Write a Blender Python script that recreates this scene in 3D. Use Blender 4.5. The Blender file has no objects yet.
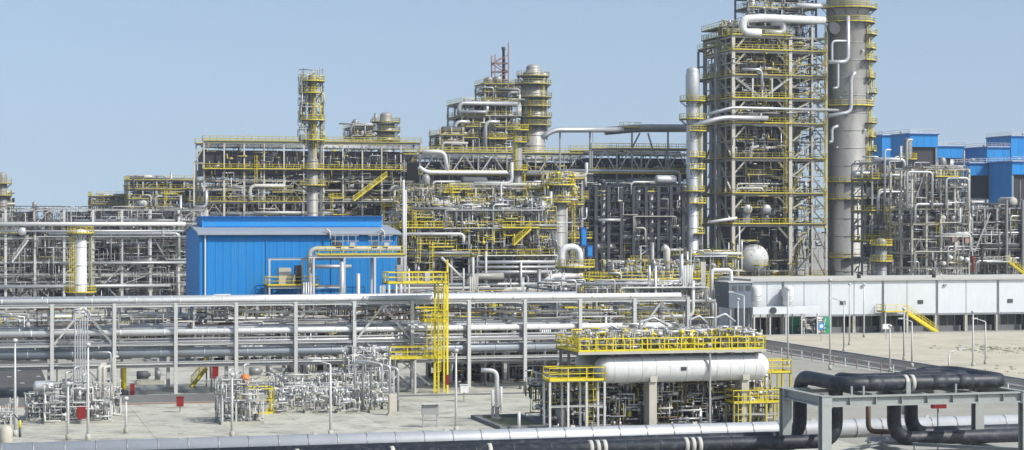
import bpy, math, random
from mathutils import Vector, Matrix
R = math.radians
# ------------------------------------------------------------------ camera, sky, sun, exposure
F = 2000.0            # focal length in pixels of the 1024 px wide picture
HC = 17.2             # camera height (m)
PY0 = 220.0           # picture row of the horizon
TH = R(15.0)          # the plant's own grid is turned 15 degrees against the view
CT, ST = math.cos(TH), math.sin(TH)
sc = bpy.context.scene
col = sc.collection
cd = bpy.data.cameras.new('camera'); cam = bpy.data.objects.new('camera', cd); col.objects.link(cam)
cam.location = (0, 0, HC); cam.rotation_euler = (R(90), 0, 0)
cd.sensor_width = 36; cd.sensor_fit = 'HORIZONTAL'; cd.lens = 36 * F / 1024
cd.shift_y = -(225 - PY0) / 1024
cd.clip_start = 1; cd.clip_end = 9000
sc.camera = cam
SUN_U, SUN_V, SUN_Z = 0.74, -0.76, 1.0      # direction to the sun on the plant grid
sun_dir = Vector((SUN_U * CT - SUN_V * ST, SUN_U * ST + SUN_V * CT, SUN_Z)).normalized()
SUN_EL = math.asin(sun_dir.z); SUN_AZ = math.atan2(sun_dir.x, sun_dir.y)
wd = bpy.data.worlds.new('World'); sc.world = wd; wd.use_nodes = True
nt = wd.node_tree; bg = nt.nodes['Background']
sky = nt.nodes.new('ShaderNodeTexSky'); sky.sky_type = 'NISHITA'; sky.sun_disc = False
sky.sun_elevation = SUN_EL; sky.sun_rotation = SUN_AZ
sky.altitude = 0; sky.air_density = 1.0; sky.dust_density = 2.0; sky.ozone_density = 3.5
tcw = nt.nodes.new('ShaderNodeTexCoord'); lift = nt.nodes.new('ShaderNodeVectorMath'); lift.operation = 'ADD'; lift.inputs[1].default_value = (0, 0, .13)
nt.links.new(tcw.outputs['Generated'], lift.inputs[0]); nrm = nt.nodes.new('ShaderNodeVectorMath'); nrm.operation = 'NORMALIZE'
nt.links.new(lift.outputs[0], nrm.inputs[0]); nt.links.new(nrm.outputs[0], sky.inputs[0])
hs = nt.nodes.new('ShaderNodeHueSaturation'); hs.inputs['Saturation'].default_value = .76; hs.inputs['Hue'].default_value = .493; hs.inputs['Value'].default_value = 1.2
nt.links.new(sky.outputs[0], hs.inputs['Color']); nt.links.new(hs.outputs[0], bg.inputs[0]); bg.inputs[1].default_value = 0.146
sd = bpy.data.lights.new('sun', 'SUN'); sd.energy = 4.1; sd.angle = R(0.55); sd.color = (1, .975, .92)
so = bpy.data.objects.new('sun', sd); col.objects.link(so)
so.rotation_euler = sun_dir.to_track_quat('Z', 'Y').to_euler(); so.location = (0, 0, 120)
sc.view_settings.view_transform = 'Standard'; sc.view_settings.look = 'None'
sc.view_settings.exposure = 0.0; sc.view_settings.gamma = 1
sc.cycles.max_bounces = 5; sc.cycles.diffuse_bounces = 1; sc.cycles.glossy_bounces = 2
sc.cycles.transmission_bounces = 2; sc.cycles.volume_bounces = 0

rng = random.Random(11)
# ------------------------------------------------------------------ grid helpers
def W(u, v, z): return (u * CT - v * ST, u * ST + v * CT, z)
def U(px, v):
    a = (px - 512) / F
    return v * (a * CT + ST) / (CT - a * ST)
def D(px, v): return U(px, v) * ST + v * CT
def Z(px, py, v): return HC - (py - PY0) / F * D(px, v)
def V(px, d):
    a = (px - 512) / F
    return d * (CT - a * ST)
def DG(py): return F * HC / (py - PY0)          # distance of the ground seen at row py
def lin(a, b, n): return [a + (b - a) * i / n for i in range(n + 1)]

# ------------------------------------------------------------------ materials
MATS = {}
def mat(name, c, rough=.55, metal=0.0, var=.14, scale=.5, rust=None, rv=.08, stretch=1.0, bump=0.0, spec=.4, fine=.08):
    m = bpy.data.materials.new(name); m.use_nodes = True
    n = m.node_tree.nodes; l = m.node_tree.links; b = n['Principled BSDF']
    geo = n.new('ShaderNodeNewGeometry'); mp = n.new('ShaderNodeMapping'); mp.inputs['Scale'].default_value = (1, 1, stretch)
    l.new(geo.outputs['Position'], mp.inputs[0])
    nz = n.new('ShaderNodeTexNoise'); nz.inputs['Scale'].default_value = scale; nz.inputs['Detail'].default_value = 5; nz.inputs['Roughness'].default_value = .62
    l.new(mp.outputs[0], nz.inputs[0])
    nf = n.new('ShaderNodeTexNoise'); nf.inputs['Scale'].default_value = scale * 9; nf.inputs['Detail'].default_value = 3
    l.new(mp.outputs[0], nf.inputs[0])
    oi = n.new('ShaderNodeObjectInfo')
    def math_(op, a, bb):
        k = n.new('ShaderNodeMath'); k.operation = op
        for i, x in enumerate((a, bb)):
            if isinstance(x, (int, float)): k.inputs[i].default_value = x
            else: l.new(x, k.inputs[i])
        return k.outputs[0]
    s = math_('MULTIPLY_ADD', nz.outputs[0], 2 * var); s.node.inputs[2].default_value = 1 - var
    s2 = math_('MULTIPLY_ADD', nf.outputs[0], 2 * fine); s2.node.inputs[2].default_value = -fine
    s3 = math_('MULTIPLY_ADD', oi.outputs['Random'], 2 * rv); s3.node.inputs[2].default_value = -rv
    tot = math_('ADD', math_('ADD', s, s2), s3)
    mx = n.new('ShaderNodeVectorMath'); mx.operation = 'SCALE'; mx.inputs[0].default_value = c
    l.new(tot, mx.inputs['Scale']); out = mx.outputs[0]
    if rust:
        rc, lo, hi = rust
        rp = n.new('ShaderNodeMapRange'); rp.inputs['From Min'].default_value = lo; rp.inputs['From Max'].default_value = hi
        n2 = n.new('ShaderNodeTexNoise'); n2.inputs['Scale'].default_value = scale * 2.3; n2.inputs['Detail'].default_value = 6; n2.inputs['Roughness'].default_value = .7
        l.new(mp.outputs[0], n2.inputs[0]); l.new(n2.outputs[0], rp.inputs['Value'])
        mm = n.new('ShaderNodeMix'); mm.data_type = 'RGBA'; l.new(rp.outputs[0], mm.inputs[0]); l.new(out, mm.inputs[6]); mm.inputs[7].default_value = (*rc, 1)
        out = mm.outputs[2]
    l.new(out, b.inputs['Base Color'])
    b.inputs['Roughness'].default_value = rough; b.inputs['Metallic'].default_value = metal
    b.inputs['Specular IOR Level'].default_value = spec
    if bump:
        bp = n.new('ShaderNodeBump'); bp.inputs['Strength'].default_value = bump; bp.inputs['Distance'].default_value = .05
        l.new(nf.outputs[0], bp.inputs['Height']); l.new(bp.outputs[0], b.inputs['Normal'])
    MATS[name] = m
    return m
mat('steel', (.32, .325, .32), .55, .15, rust=((.22, .15, .09), .60, .82))
mat('steel_light', (.55, .55, .52), .5, .1, rust=((.30, .24, .17), .62, .85))
mat('steel_beige', (.52, .49, .41), .7, 0, rust=((.27, .20, .13), .60, .85))
mat('steel_dark', (.05, .055, .065), .6, .1)  # also carries the shade coloured into the concrete rack
mat('fireproof', (.47, .44, .37), .9, 0, var=.2, scale=.8)
mat('alu', (.50, .51, .515), .42, .45, var=.2, scale=.9, rv=.10)
mat('alu_dull', (.27, .27, .265), .5, .4, var=.2, scale=.8, rv=.14, rust=((.25, .2, .14), .62, .9))
mat('vessel_grey', (.32, .315, .29), .5, .2, var=.35, scale=.35, rv=.06, stretch=.35, rust=((.24, .20, .15), .55, .8))
mat('white', (.66, .66, .64), .45, 0, var=.07, rv=.04, rust=((.44, .42, .37), .54, .82), stretch=.4)
mat('yellow', (.70, .57, .03), .55, 0, var=.2, rv=.12, rust=((.38, .30, .07), .54, .80))
mat('yellow_old', (.48, .41, .085), .6, 0, var=.2, rv=.12, rust=((.3, .22, .08), .55, .85))
mat('blue', (.024, .24, .60), .6, spec=.15, metal=0, var=.07, rv=.07, scale=.25, stretch=.25, fine=.05, rust=((.06, .26, .50), .50, .85))
mat('blue_dark', (.012, .10, .36), .45, 0, var=.07, rv=.05)
mat('plant_shade_grey', (.15, .18, .22), .5, .2)
mat('roof_grey', (.36, .40, .44), .5, .3)
mat('black_pipe', (.018, .023, .032), .5, 0, var=.35, scale=.9, spec=.5, rv=.2, rust=((.085, .088, .092), .50, .72))
mat('frame_grey', (.345, .365, .345), .6, 0, var=.16, scale=.9, rust=((.22, .21, .17), .55, .9), bump=.1)
mat('grating', (.11, .11, .10), .7, .2)
mat('machine', (.085, .09, .095), .6, .1, rv=.3)
mat('fin', (.045, .045, .05), .7, .2)
mat('pipe_blue', (.33, .36, .385), .45, .3, var=.15)
mat('rusty', (.15, .105, .07), .8, 0, var=.3, rv=.2)
mat('red', (.22, .014, .014), .5); mat('red_mast', (.34, .20, .175), .6)
mat('orange', (.70, .20, .04), .5); mat('green', (.012, .32, .14), .5)
mat('pale', (.50, .485, .43), .6, 0, var=.15, rv=.12)
mat('concrete', (.46, .45, .375), .9, 0, var=.26, scale=.16, rv=.07, rust=((.27, .26, .22), .47, .66), bump=.15, fine=.1)
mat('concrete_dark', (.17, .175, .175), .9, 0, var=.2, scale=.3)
mat('ground', (.33, .32, .275), .95, 0, var=.22, scale=.06, rust=((.22, .20, .17), .5, .75))
mat('asphalt', (.080, .079, .075), .92, 0, var=.22, scale=.12, rust=((.15, .145, .135), .5, .8), fine=.15)
mat('sand', (.50, .455, .35), .95, 0, var=.14, scale=.08, rust=((.36, .345, .27), .46, .74), bump=.4, fine=.12)
mat('kerb', (.47, .46, .43), .9); mat('red_kerb', (.27, .14, .10), .9, var=.25)
mat('paint', (.72, .72, .70), .7, var=.2)
mat('grass', (.16, .165, .09), .9)
mat('glass', (.025, .035, .04), .12, 0)
mat('cladding', (.65, .68, .69), .45, .15, var=.05, rv=.025, scale=.2, stretch=.25)

# ------------------------------------------------------------------ mesh builder
class MB:
    def __init__(s): s.v = []; s.f = []; s.sm = []
    def box(s, a0, a1, b0, b1, c0, c1):
        k = len(s.v)
        s.v += [(a0, b0, c0), (a1, b0, c0), (a1, b1, c0), (a0, b1, c0), (a0, b0, c1), (a1, b0, c1), (a1, b1, c1), (a0, b1, c1)]
        for q in ((0, 3, 2, 1), (4, 5, 6, 7), (0, 1, 5, 4), (1, 2, 6, 5), (2, 3, 7, 6), (3, 0, 4, 7)):
            s.f.append(tuple(k + i for i in q)); s.sm.append(False)
        return s
    def bar(s, p, q, w, h=None):          # square bar between two points
        h = h or w
        p = Vector(p); q = Vector(q); t = q - p
        if t.length < 1e-6: return s
        t.normalize(); up = Vector((0, 0, 1)) if abs(t.z) < .9 else Vector((0, 1, 0))
        x = t.cross(up).normalized() * (w / 2); y = x.cross(t).normalized() * (h / 2)
        k = len(s.v)
        for c in (p, q):
            for a, b in ((-1, -1), (1, -1), (1, 1), (-1, 1)): s.v.append(tuple(c + x * a + y * b))
        for f in ((0, 1, 2, 3), (7, 6, 5, 4), (0, 4, 5, 1), (1, 5, 6, 2), (2, 6, 7, 3), (3, 7, 4, 0)):
            s.f.append(tuple(k + i for i in f)); s.sm.append(False)
        return s
    def tube(s, pts, r, n=8, caps=True, smooth=True):
        P = [Vector(p) for p in pts]
        P = [p for i, p in enumerate(P) if i == 0 or (p - P[i - 1]).length > 1e-5]
        if len(P) < 2: return s
        ts = [(P[i + 1] - P[i]).normalized() for i in range(len(P) - 1)]
        nv = None; k0 = len(s.v)
        cs = [(math.cos(6.28318 * i / n), math.sin(6.28318 * i / n)) for i in range(n)]
        for i, p in enumerate(P):
            t = ts[0] if i == 0 else ts[-1] if i == len(P) - 1 else (ts[i - 1] + ts[i])
            if t.length < 1e-6: t = ts[i]
            t = t.normalized()
            sc_ = 1.0
            if 0 < i < len(P) - 1: sc_ = 1 / max(.6, t.dot(ts[i]))
            if nv is None: nv = Vector((0, 0, 1)) if abs(t.z) < .9 else Vector((1, 0, 0))
            nv = nv - t * nv.dot(t)
            if nv.length < 1e-4:
                nv = Vector((0, 0, 1)) if abs(t.z) < .9 else Vector((1, 0, 0)); nv = nv - t * nv.dot(t)
            nv.normalize(); b = t.cross(nv)
            rr = (r[i] if isinstance(r, (list, tuple)) else r)
            if not isinstance(r, (list, tuple)): rr *= min(sc_, 1.25)
            for c, d in cs: s.v.append(tuple(p + nv * (c * rr) + b * (d * rr)))
        for i in range(len(P) - 1):
            for j in range(n):
                a = k0 + i * n + j; b2 = k0 + i * n + (j + 1) % n
                s.f.append((a, b2, b2 + n, a + n)); s.sm.append(smooth)
        if caps:
            s.f.append(tuple(k0 + j for j in reversed(range(n)))); s.sm.append(False)
            e = k0 + (len(P) - 1) * n
            s.f.append(tuple(e + j for j in range(n))); s.sm.append(False)
        return s
    def pipe(s, pts, r, n=10, bend=1.6, seg=5):
        """round-cornered pipe"""
        P = [Vector(p) for p in pts]; out = [P[0]]
        for i in range(1, len(P) - 1):
            a = P[i - 1] - P[i]; b = P[i + 1] - P[i]
            if a.length < 1e-6 or b.length < 1e-6: continue
            L = min(bend * 2 * r, a.length * .48, b.length * .48)
            a.normalize(); b.normalize()
            if a.dot(b) < -.999: continue
            p0 = P[i] + a * L; p1 = P[i] + b * L
            for j in range(seg + 1):
                t = j / seg
                out.append(p0 * (1 - t) ** 2 + P[i] * (2 * t * (1 - t)) * .96 + (p0 + p1) * .5 * (2 * t * (1 - t)) * .04 + p1 * t * t)
        out.append(P[-1])
        return s.tube(out, r, n)
    def lathe(s, prof, c, axis='z', n=24, smooth=True):
        """profile of (radius, height) round an axis through c"""
        k0 = len(s.v)
        for r, h in prof:
            for i in range(n):
                a = 6.28318 * i / n; x, y = r * math.cos(a), r * math.sin(a)
                if axis == 'z': s.v.append((c[0] + x, c[1] + y, c[2] + h))
                elif axis == 'u': s.v.append((c[0] + h, c[1] + x, c[2] + y))
                else: s.v.append((c[0] + y, c[1] + h, c[2] + x))
        for i in range(len(prof) - 1):
            for j in range(n):
                a = k0 + i * n + j; b = k0 + i * n + (j + 1) % n
                s.f.append((a, b, b + n, a + n)); s.sm.append(smooth)
        s.f.append(tuple(k0 + j for j in reversed(range(n)))); s.sm.append(False)
        e = k0 + (len(prof) - 1) * n
        s.f.append(tuple(e + j for j in range(n))); s.sm.append(False)
        return s
    def rail(s, pts, h=1.1, th=.06, step=1.5, toe=True, closed=False):
        P = [Vector(p) for p in pts]
        if closed: P.append(P[0])
        for a, b in zip(P, P[1:]):
            L = (b - a).length
            if L < .05: continue
            n = max(1, round(L / step))
            for i in range(n + 1):
                p = a.lerp(b, i / n); s.bar(p, p + Vector((0, 0, h)), th)
            z = Vector((0, 0, 1))
            s.bar(a + z * h, b + z * h, th); s.bar(a + z * h * .55, b + z * h * .55, th * .8)
            if toe: s.bar(a + z * .1, b + z * .1, .02, .2)
        return s
    def build(s, name, m, org=(0, 0, 0), fix=True):
        me = bpy.data.meshes.new(name)
        o = org
        me.from_pydata([(x - o[0], y - o[1], z - o[2]) for x, y, z in s.v], [], s.f)
        me.polygons.foreach_set('use_smooth', s.sm)
        me.materials.append(MATS[m]); me.update()
        return me

_unit = {}
def unit_mesh(shape, m):
    k = (shape, m)
    if k in _unit: return _unit[k]
    b = MB()
    if shape == 'box': b.box(-.5, .5, -.5, .5, 0, 1)
    elif shape == 'cyl': b.lathe([(.5, 0), (.5, 1)], (0, 0, 0), n=12)
    elif shape == 'ibeam':
        f, w = .14, .09
        pr = [(-.5, -.5), (.5, -.5), (.5, -.5 + f), (w / 2, -.5 + f), (w / 2, .5 - f), (.5, .5 - f), (.5, .5), (-.5, .5), (-.5, .5 - f), (-w / 2, .5 - f), (-w / 2, -.5 + f), (-.5, -.5 + f)]
        for zz in (0, 1): b.v += [(x, y, zz) for x, y in pr]
        for i in range(12): b.f.append((i, (i + 1) % 12, 12 + (i + 1) % 12, 12 + i)); b.sm.append(False)
        b.f.append(tuple(reversed(range(12)))); b.f.append(tuple(range(12, 24))); b.sm += [False, False]
    elif shape == 'flange': b.lathe([(.5, 0), (.5, 1)], (0, 0, 0), n=16)
    me = b.build(shape + '_' + m, m); _unit[k] = me
    return me

class T:
    """a thing: an Empty on the plant grid whose children are its parts (all coordinates are grid u, v, z)"""
    def __init__(s, name, label, cat, u, v, z=0, group=None, kind=None):
        o = bpy.data.objects.new(name, None); col.objects.link(o); o.empty_display_size = .5
        o.location = W(u, v, z); o.rotation_euler = (0, 0, TH)
        if kind: o['kind'] = kind
        if label: o['label'] = label
        if cat: o['category'] = cat
        if group: o['group'] = group
        s.o = o; s.g = (u, v, z)
    def put(s, name, me, mtx=None, parent=None, kind=None):
        c = bpy.data.objects.new(name, me); col.objects.link(c); c.parent = parent or s.o
        if mtx is not None: c.matrix_basis = mtx
        if parent is not None: c.matrix_parent_inverse = parent.matrix_basis.inverted()
        if kind: c['kind'] = kind
        return c
    def mesh(s, name, mb, m, parent=None, kind=None):
        if not mb.v: return None
        return s.put(name, mb.build(name, m, s.g), None, parent, kind)
    def box(s, name, m, u0, u1, v0, v1, z0, z1):
        g = s.g
        return s.put(name, unit_mesh('box', m), Matrix.Translation(((u0 + u1) / 2 - g[0], (v0 + v1) / 2 - g[1], z0 - g[2])) @ Matrix.Diagonal((u1 - u0, v1 - v0, z1 - z0, 1)))
    def beam(s, name, m, p, q, w, h=None, shape='ibeam'):
        h = h or w
        p = Vector(p) - Vector(s.g); q = Vector(q) - Vector(s.g); t = q - p; L = t.length
        if L < 1e-4: return None
        z = t / L; up = Vector((0, 0, 1)) if abs(z.z) < .95 else Vector((0, 1, 0))
        x = up.cross(z).normalized(); y = z.cross(x)
        mt = Matrix(((x.x * w, y.x * h, z.x * L, p.x), (x.y * w, y.y * h, z.y * L, p.y), (x.z * w, y.z * h, z.z * L, p.z), (0, 0, 0, 1)))
        return s.put(name, unit_mesh(shape, m), mt)
    def pipe(s, name, m, pts, r, n=10, bend=1.6):
        return s.mesh(name, MB().pipe(pts, r, n, bend), m)

def solo(name, label, cat, mb, m, org, group=None, kind=None):
    """a thing that is one mesh (it may still carry parts)"""
    me = mb.build(name, m, org); o = bpy.data.objects.new(name, me); col.objects.link(o)
    o.location = W(*org); o.rotation_euler = (0, 0, TH)
    if kind: o['kind'] = kind
    if label: o['label'] = label
    if cat: o['category'] = cat
    if group: o['group'] = group
    t = T.__new__(T); t.o = o; t.g = org
    return t

def spaghetti(mbs, rg, box, n, r0=.03, r1=.12, w=(.4, .15, .45), sides=5, lmin=.6, lmax=4, snap=.0):
    u0, u1, v0, v1, z0, z1 = box
    lo = (u0, v0, z0); hi = (u1, v1, z1)
    for _ in range(n):
        mb = rg.choice(mbs); r = r0 + (r1 - r0) * rg.random() ** 2
        p = [rg.uniform(lo[i], hi[i]) for i in range(3)]
        if v1 - v0 > 3: p[1] = v0 + (v1 - v0) * rg.random() ** 1.8
        pts = [tuple(p)]; last = -1
        for _ in range(rg.randint(1, 4)):
            ax = rg.choices((0, 1, 2), w)[0]
            if ax == last: ax = (ax + rg.choice((1, 2))) % 3
            last = ax
            L = rg.uniform(lmin, lmax) * rg.choice((-1, 1))
            q = list(pts[-1]); q[ax] = min(hi[ax], max(lo[ax], q[ax] + L)); pts.append(tuple(q))
        mb.tube(pts, r, sides, caps=True)
        if rg.random() < .55:                      # a flange or a valve body on the run
            a, b = Vector(pts[0]), Vector(pts[1]); d = b - a
            if d.length > .3:
                c = a + d * rg.random(); d.normalize(); k = r * 1.9 + .03; q = k * rg.uniform(.6, 1.6)
                mb.tube([c - d * q, c + d * q], k, 6)

def smalls(t, rg, box, n, mats=('alu', 'pale', 'alu_dull', 'rusty', 'steel_light'), weights=None, nm='small_piping', **kw):
    """fine piping too small to pick apart: one part per finish"""
    for i, m in enumerate(mats):
        mb = MB(); k = int(1.7 * n * (weights[i] if weights else 1 / len(mats)))
        spaghetti([mb], rg, box, k, **kw)
        t.mesh(nm, mb, m, kind='stuff')

def frame(t, us, vs, zs, m='steel', cw=.35, bw=.28, z0=0, brace=.2, rg=rng, vbeams=True, top=0, mcol=None, skip_col=()):
    """columns, floor beams and braces of an open steel structure"""
    for i, u in enumerate(us):
        for j, v in enumerate(vs):
            t.beam('column', mcol or m, (u, v, z0), (u, v, zs[-1] + top), cw)
    for z in zs:
        for j, v in enumerate(vs):
            for a, b in zip(us, us[1:]): t.beam('beam', m, (a + cw / 2, v, z), (b - cw / 2, v, z), bw * .8, bw)
        if vbeams:
            for u in us:
                for a, b in zip(vs, vs[1:]): t.beam('cross_beam', m, (u, a + cw / 2, z - .01), (u, b - cw / 2, z - .01), bw * .8, bw)
    lev = [z0] + list(zs)
    for j, v in enumerate(vs[:1] + vs[-1:]):
        for a, b in zip(us, us[1:]):
            for k in range(1, len(lev)):
                if rg.random() < brace and lev[k] - lev[k - 1] > 1.5:
                    zz0, zz1 = lev[k - 1] + bw / 2, lev[k] - bw / 2
                    e = cw / 2
                    c = rg.random()
                    if c < .35: t.beam('brace', m, (a + e, v, zz0), (b - e, v, zz1), bw * .5)
                    elif c < .7: t.beam('brace', m, (a + e, v, zz1), (b - e, v, zz0), bw * .5)
                    else:
                        mid = (a + b) / 2
                        t.beam('brace', m, (a + e, v, zz0), (mid, v, zz1), bw * .5); t.beam('brace', m, (b - e, v, zz0), (mid, v, zz1), bw * .5)

def deck(t, u0, u1, v0, v1, z, rail='yellow', sides='flrb', th=.07, m='grating', h=1.1, rth=.07):
    dk = t.box('deck', m, u0, u1, v0, v1, z, z + th)
    if rail:
        mb = MB(); zz = z + th; e = .06
        q = dict(f=((u0 + e, v0 + e, zz), (u1 - e, v0 + e, zz)), b=((u0 + e, v1 - e, zz), (u1 - e, v1 - e, zz)),
                 l=((u0 + e, v0 + e, zz), (u0 + e, v1 - e, zz)), r=((u1 - e, v0 + e, zz), (u1 - e, v1 - e, zz)))
        for c in sides: mb.rail(q[c], h, rth)
        t.mesh('railing', mb, rail, dk)

def stair(t, p, q, w, m='yellow', axis='u', nm='stair'):
    """a flight from low point p to high point q"""
    p = Vector(p); q = Vector(q); mb = MB()
    off = Vector((0, w, 0)) if axis == 'u' else Vector((w, 0, 0))
    for o in (Vector((0, 0, 0)), off):
        mb.bar(p + o, q + o, .07, .28)
        z = Vector((0, 0, 1))
        mb.bar(p + o + z * 1.0, q + o + z * 1.0, .07); mb.bar(p + o + z * .55, q + o + z * .55, .05)
        n = max(2, int((q - p).length / 1.4))
        for i in range(n + 1):
            c = p.lerp(q, i / n) + o; mb.bar(c, c + z * 1.0, .06)
    n = max(3, int(abs(q.z - p.z) / .22))
    for i in range(n):
        c = p.lerp(q, (i + .5) / n); mb.bar(c, c + off, .26, .04)
    return t.mesh(nm, mb, m)

def ladder(t, u, v, z0, z1, m='yellow', cage=True, face=-1):
    mb = MB(); w = .25
    for sgn in (-1, 1): mb.bar((u + sgn * w, v, z0), (u + sgn * w, v, z1 + 1), .06)
    z = z0 + .3
    while z < z1: mb.bar((u - w, v, z), (u + w, v, z), .035); z += .45
    if cage:
        z = z0 + 2.2
        ang = [math.pi * k / 6 for k in range(7)]
        ring = [(u - math.cos(a) * .4, v + face * (.05 + .7 * math.sin(a))) for a in ang]
        while z < z1 + 1:
            for a, b in zip(ring, ring[1:]): mb.bar((a[0], a[1], z), (b[0], b[1], z), .05)
            z += .9
        for k in (1, 3, 5): mb.bar((ring[k][0], ring[k][1], z0 + 2.2), (ring[k][0], ring[k][1], z1 + 1), .045)
    return t.mesh('ladder', mb, m)

def ring_platform(t, c, r0, r1, z, a0, a1, rail='yellow', m='grating', rth=.07):
    """part of a round gallery on a column, angles in degrees (0 = +u, -90 = towards the camera)"""
    n = max(3, int(abs(a1 - a0) / 15)); mb = MB(); k = 0
    A = [R(a0 + (a1 - a0) * i / n) for i in range(n + 1)]
    for a in A:
        ca, sa = math.cos(a), math.sin(a)
        for r, zz in ((r0, z), (r1, z), (r1, z + .12), (r0, z + .12)): mb.v.append((c[0] + r * ca, c[1] + r * sa, zz))
    for i in range(n):
        for j in range(4):
            mb.f.append((4 * i + j, 4 * i + (j + 1) % 4, 4 * i + 4 + (j + 1) % 4, 4 * i + 4 + j)); mb.sm.append(False)
    mb.f.append((0, 3, 2, 1)); mb.f.append((4 * n, 4 * n + 1, 4 * n + 2, 4 * n + 3)); mb.sm += [False, False]
    for i in range(0, n + 1, 2):                    # brackets underneath
        a = A[i]; ca, sa = math.cos(a), math.sin(a)
        mb.bar((c[0] + r0 * ca, c[1] + r0 * sa, z - (r1 - r0) * .8), (c[0] + r1 * .97 * ca, c[1] + r1 * .97 * sa, z), .1)
    pl = t.mesh('platform', mb, m)
    if rail:
        rb = MB(); rr = r1 - .06
        pts = [(c[0] + rr * math.cos(a), c[1] + rr * math.sin(a), z + .12) for a in A]
        rb.rail(pts, 1.1, rth); t.mesh('railing', rb, rail, pl)

def tower(label, px, d, py_top, r, m='vessel_grey', base_z=0, secs=None, plats=(), name='process_column', cat='column', rw=1.1, rings=3.0, lad=None, pipe=None, dome=1.0, rail='yellow', n=24, v=None):
    """vertical column: shell with rings and a domed head, galleries, caged ladders, a riser pipe"""
    v = v if v is not None else V(px, d); u = U(px, v); zt = Z(px, py_top, v); Zp = lambda py: Z(px, py, v)
    t = T(name, label, cat, u, v, base_z)
    prof = [(r * 1.06, base_z), (r * 1.06, base_z + 1.2), (r, base_z + 1.25)]
    secs = secs or []
    for (py, k) in sorted(secs, key=lambda q: -q[0]):
        z = Zp(py); prof += [(prof[-1][0], z), (r * k, z + .5)]
    rt = prof[-1][0]; hd = rt * .6 * dome
    prof.append((rt, zt - hd))
    for i in range(1, 6): a = i / 6 * math.pi / 2; prof.append((rt * math.cos(a) + .01, zt - hd + hd * math.sin(a)))
    prof.append((rt * .08, zt))
    sh = t.mesh('shell', MB().lathe(prof, (u, v, 0), n=n), m)
    def rad(z):
        best = prof[0][0]
        for a, b in prof:
            if b <= z: best = a
        return best
    if rings:
        z = base_z + 3; k = 0
        while z < zt - hd - .5:
            rr = rad(z); t.mesh('stiffener_ring', MB().lathe([(rr - .02, 0), (rr + .07, .02), (rr + .07, .16), (rr - .02, .18)], (u, v, z), n=n), m, sh); z += rings
    for p in plats:
        py, a0, a1 = p[:3]; w = p[3] if len(p) > 3 else rw
        z = Zp(py); rr = rad(z); ring_platform(t, (u, v), rr + .02, rr + w, z, a0, a1, rail)
    for (a, py0, py1) in (lad or ()):
        a = R(a); z0, z1 = Zp(py0), Zp(py1); rr = rad((z0 + z1) / 2) + .25
        ladder(t, u + rr * math.cos(a), v + rr * math.sin(a), z0, z1)
    for (a, py0, py1, pr, mm) in (pipe or ()):
        a = R(a); z0, z1 = Zp(py0), Zp(py1); ca, sa = math.cos(a), math.sin(a)
        ri = rad(z1) * .9; ro = max(rad(z0), rad(z1)) + pr + .35
        t.pipe('riser_pipe', mm, [(u + ri * ca, v + ri * sa, z1), (u + ro * ca, v + ro * sa, z1), (u + ro * ca, v + ro * sa, z0)], pr)
    return t, u, v, Zp, rad

def drum(label, u, v, z, r, L, axis='u', m='white', name='horizontal_drum', cat='drum', saddles=None, z_sup=None, n=28, t=None, head=.5):
    """horizontal vessel with dished heads, centre (u, v, z)"""
    own = t is None
    if own: t = T(name, label, cat, u, v, z_sup if z_sup is not None else 0)
    h = r * head; pr = []
    for i in range(0, 6): a = math.pi / 2 * i / 6; pr.append((max(.02, r * math.sin(a)), -L / 2 - h * math.cos(a)))
    pr += [(r, -L / 2), (r, L / 2)]
    for i in range(5, -1, -1): a = math.pi / 2 * i / 6; pr.append((max(.02, r * math.sin(a)), L / 2 + h * math.cos(a)))
    t.mesh('shell' if own else 'drum', MB().lathe(pr, (u, v, z), axis, n), m)
    if z_sup is not None:
        for k in (-.32, .32):
            if axis == 'u': t.box('saddle', 'steel', u + k * L - .2, u + k * L + .2, v - r * .8, v + r * .8, z_sup, z - r * .75)
            else: t.box('saddle', 'steel', u - r * .8, u + r * .8, v + k * L - .2, v + k * L + .2, z_sup, z - r * .75)
    return t

def exchanger_row(t, rg, us, v, z, r, L, m='alu_dull', axis='v'):
    for u in us:
        drum(None, u, v, z, r, L, axis, rg.choice([m, 'alu', 'pale']), t=t, n=16)
        if axis == 'v': t.mesh('end_flange', MB().lathe([(r * 1.15, 0), (r * 1.15, .18)], (u, v - L / 2 + .25, z), 'v', 16), 'steel')

def pump(label, u, v, z=0, s=1.0, m='machine', group=None):
    t = T('pump_set', label, 'pump', u, v, z, group)
    t.box('base_plate', 'concrete', u - 1.1 * s, u + 1.1 * s, v - .5 * s, v + .5 * s, z, z + .3 * s)
    t.mesh('motor', MB().lathe([(.15 * s, -.62 * s), (.34 * s, -.6 * s), (.34 * s, .3 * s), (.2 * s, .32 * s), (.1 * s, .5 * s)], (u - .45 * s, v, z + .72 * s), 'u', 14), m)
    t.mesh('casing', MB().lathe([(.2 * s, -.2 * s), (.42 * s, -.15 * s), (.42 * s, .2 * s), (.2 * s, .25 * s)], (u + .6 * s, v, z + .75 * s), 'u', 14), 'alu_dull')
    t.box('pedestal', 'steel', u - .8 * s, u - .1 * s, v - .2 * s, v + .2 * s, z + .3 * s, z + .5 * s)
    t.box('pedestal', 'steel', u + .45 * s, u + .75 * s, v - .2 * s, v + .2 * s, z + .3 * s, z + .5 * s)
    t.pipe('discharge_pipe', 'alu', [(u + .6 * s, v, z + 1.0 * s), (u + .6 * s, v, z + 2.3 * s), (u + .6 * s, v + 1.2 * s, z + 2.3 * s), (u + .6 * s, v + 1.2 * s, z + .1)], .13 * s, 8)
    return t

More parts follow.
